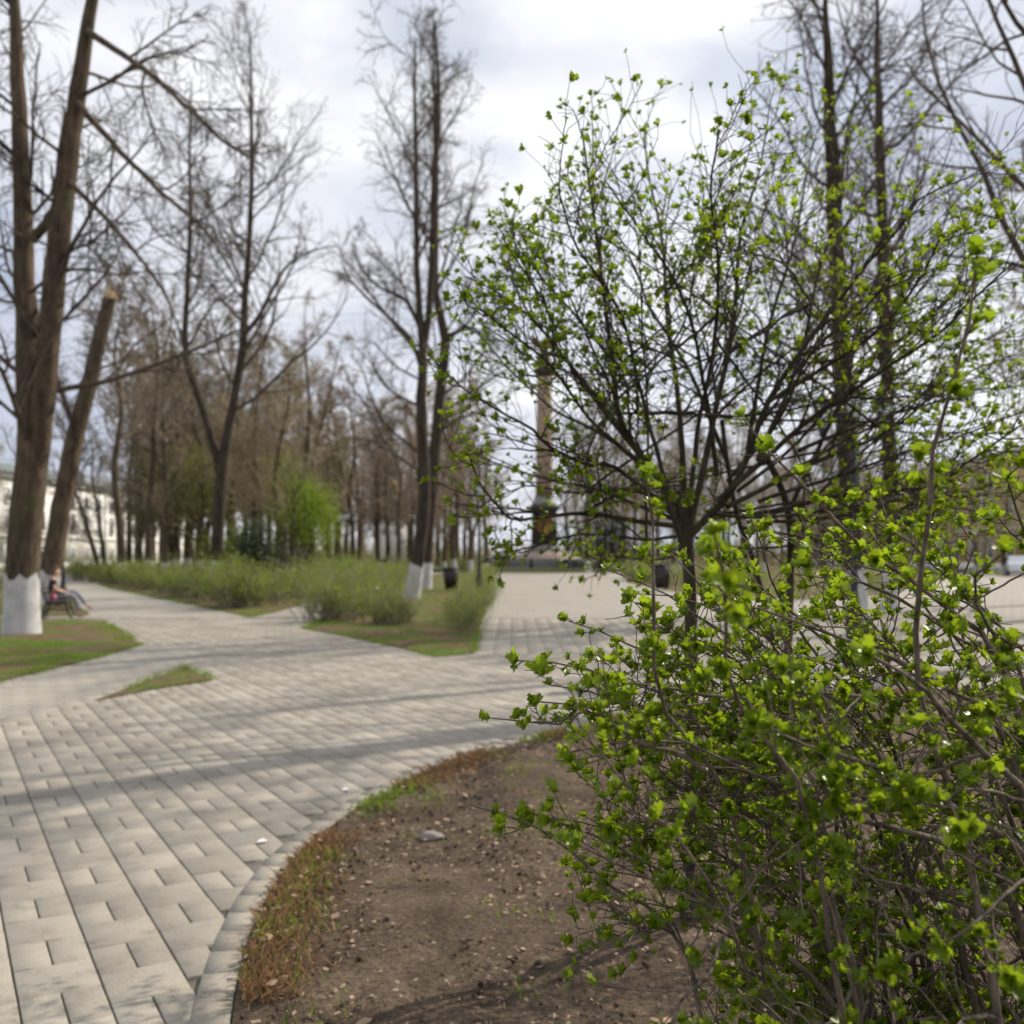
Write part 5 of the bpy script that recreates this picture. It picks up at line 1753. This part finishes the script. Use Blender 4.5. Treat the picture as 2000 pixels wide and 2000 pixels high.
def blades(name, q, h, mat, z=.03, lean=.5):
    K = len(q)
    az = rng.uniform(0, 6.28, K)
    s = h * rng.uniform(.5, 1.3, K)
    c, sn_ = np.cos(az), np.sin(az)
    ln = rng.uniform(.1, lean, K)
    M = np.zeros((K, 3, 3))
    M[:, 0, 0], M[:, 0, 1], M[:, 1, 0], M[:, 1, 1] = c, -sn_ * ln * 2, sn_, c * ln * 2
    M[:, 2, 2] = 1
    M *= s[:, None, None]
    mb = MB()
    mb.scatter(BLADE_V, BLADE_T, M, np.column_stack([q, np.full(K, z)]))
    return tag(mb.build(name, mat), kind='stuff')


gq = []
for po, n in ((LAWN_A, 16000), (LAWN_B, 6000), (LAWN_C, 8000), (LAWN_D, 20000), (LAWN_E, 4000), (LAWN_F, 6000)):
    q = inside_points(po, n)
    q = q[patch(q, .8, -.08, 4.0)]
    gq.append(q)
gq = np.concatenate(gq)
tag(blades('lawn_grass', gq, .06, M_GRASS, .045), 'short patchy green grass on the lawns between the paths', 'grass')
# rims of green along the lawn edges
rq = []
for po in (LAWN_A, LAWN_C, LAWN_D, LAWN_E):
    for i in range(len(po)):
        a, b = po[i], po[(i + 1) % len(po)]
        n = int(min(np.linalg.norm(b - a), 40) * 120)
        t = rng.uniform(0, 1, n)
        rq.append(a + (b - a) * t[:, None] + rng.normal(0, .05, (n, 2)))
rq = np.concatenate(rq)
rq = rq[(np.abs(rq[:, 0]) < .56 * rq[:, 1] + .5) & (rq[:, 1] < 60)]
rq = rq[patch(rq, .9, -.2, 9.0)]
tag(blades('edge_grass', rq, .055, M_GRASS, .015), 'longer green grass fringing the lawn edges', 'grass')
# the planting bed: tufts along its rim, thin blades on the soil, dry stalks, litter and crumbs
i = rng.randint(4, 52, 9000)
q = bed_edge[i] + (bed_edge[i + 1] - bed_edge[i]) * rng.uniform(0, 1, (9000, 1))
tn = norm(bed_edge[i + 1] - bed_edge[i])
q = q + np.stack([tn[:, 1], -tn[:, 0]], 1) * (np.abs(rng.normal(0, .14, 9000)) + .03)[:, None]
gm_ = patch(q, 1.5, .30, 2.0) & (rng.uniform(0, 1, len(q)) < .45)
tag(blades('edge_tufts', q[gm_], .06, M_GRASS, .02, .6), 'bright green grass tufts along the rim of the soil bed', 'grass')
gm2 = patch(q, 1.1, -.1, 7.0)
tag(blades('dry_stalks', q[gm2], .06, M_DRYGRASS, .02, 1.1), 'dry reddish stalks along the rim of the soil bed', 'dry grass')
q = inside_points(BED, 16000, 14)
tag(blades('bed_grass', q[patch(q, 1.9, .22, 5.0)], .05, M_GRASS, .03, .6), 'thin young grass scattered over the soil bed', 'grass')
q = inside_points(BED, 15000, 13)
q = q[patch(q, 1.4, -.12 , 12.0) | (rng.uniform(0, 1, len(q)) < .15)]
M = rand_rot(rng, len(q))
M[:, 2, :] *= .35
M *= (rng.uniform(.010, .040, len(q)))[:, None, None]
mb = MB()
LV = np.array([[0, -.5, 0], [.28, -.2, .1], [.3, .15, .05], [0, .55, .12], [-.3, .15, 0], [-.26, -.2, .14]])
mb.scatter(LV, np.array([[0, 1, 2], [0, 2, 3], [0, 3, 4], [0, 4, 5]]), M, np.column_stack([q, rng.uniform(.035, .06, len(q))]))
q = inside_points(BED, 700, 12)
M = rand_rot(rng, len(q))
M[:, 2, :] *= .4
M *= (rng.uniform(.035, .065, len(q)))[:, None, None]
mb.scatter(LV * [1, 1, 1.6], np.array([[0, 1, 2], [0, 2, 3], [0, 3, 4], [0, 4, 5]]), M, np.column_stack([q, rng.uniform(.045, .065, len(q))]))
q = inside_points(BED, 9000, 12)
M = rand_rot(rng, len(q))
M[:, 2, :] *= .5
M = M * np.array([.25, 1.4, .5])[None, None, :] * (rng.uniform(.012, .035, len(q)))[:, None, None]
mb.scatter(LV, np.array([[0, 1, 2], [0, 2, 3], [0, 3, 4], [0, 4, 5]]), M, np.column_stack([q, rng.uniform(.04, .06, len(q))]))
tag(mb.build('leaf_litter', M_LITTER), 'pale dry leaf fragments strewn over the soil bed', 'leaf litter', kind='stuff')
q = inside_points(BED, 6500, 12)
M = rand_rot(rng, len(q)) * (rng.uniform(.06, .17, len(q)) ** 2)[:, None, None]
OV = np.array([[1, 0, 0], [-1, 0, 0], [0, 1, 0], [0, -1, 0], [0, 0, 1], [0, 0, -1]]) * .6
OT = np.array([[0, 2, 4], [2, 1, 4], [1, 3, 4], [3, 0, 4], [2, 0, 5], [1, 2, 5], [3, 1, 5], [0, 3, 5]])
mb = MB()
mb.scatter(OV, OT, M, np.column_stack([q, rng.uniform(.03, .045, len(q))]))
tag(mb.build('soil_crumbs', M_SOIL), 'crumbs of brown earth on the soil bed', 'soil', kind='stuff')


q = inside_points(BED, 900, 12)
az = rng.uniform(0, 6.28, len(q))
ln_ = rng.uniform(.03, .12, len(q))
a_ = np.column_stack([q, np.full(len(q), .055)])
tw_ = np.stack([a_, a_ + np.column_stack([np.cos(az) * ln_ * .5, np.sin(az) * ln_ * .5, rng.uniform(0, .02, len(q))]), a_ + np.column_stack([np.cos(az + .3) * ln_, np.sin(az + .3) * ln_, rng.uniform(-.01, .01, len(q))])], 1)
mb = MB()
mb.tubes(tw_, np.tile([[.002, .0018, .001]], (len(q), 1)), 4)
tag(mb.build('fallen_twigs', M_HAW), 'small fallen twigs scattered on the soil bed', 'fallen twigs', kind='stuff')


def stone(x, y, s, label, seed):
    bm = bmesh.new()
    bmesh.ops.create_icosphere(bm, subdivisions=3, radius=s)
    for v in bm.verts:
        n_ = noise.noise(v.co * (2.2 / s) * .6 + Vector((seed, 0, 0)))
        v.co *= 1 + .35 * n_
        v.co.z *= .55
        v.co.x *= 1.35
    me = bpy.data.meshes.new('stone')
    bm.to_mesh(me)
    bm.free()
    for p_ in me.polygons: p_.use_smooth = True
    me.materials.append(M_STONE)
    o = link('stone', me, None, (x, y, .05))
    tag(o, label, 'stone')


g = G(840, 1650)
stone(g[0], g[1], .055, 'grey stone lying on the soil bed near its rim', 2.0)
g = G(1640, 1395)
stone(g[0], g[1], .14, 'large pale stone on the bed behind the near bush', 5.0)
for i, (x, y) in enumerate(((503, 1648), (668, 1546))):
    g = G(x, y)
    mb = MB()
    v = np.array([[0, 0, .004], [.05, .01, .012], [.06, .05, .006], [.02, .06, .018], [-.01, .035, .006]]) * .8
    mb.add(v, None, [[0, 1, 3], [1, 2, 3], [0, 3, 4]])
    o = mb.build('paper_scrap', simple('white_paper', (.75, .75, .76), .8), None, (g[0], g[1], .004))
    tag(o, ('white scrap of litter on the paving near the bottom edge', 'tiny pale scrap on the paving beside the bed rim')[i], 'litter')

# ------------------------------------------------------------------ end
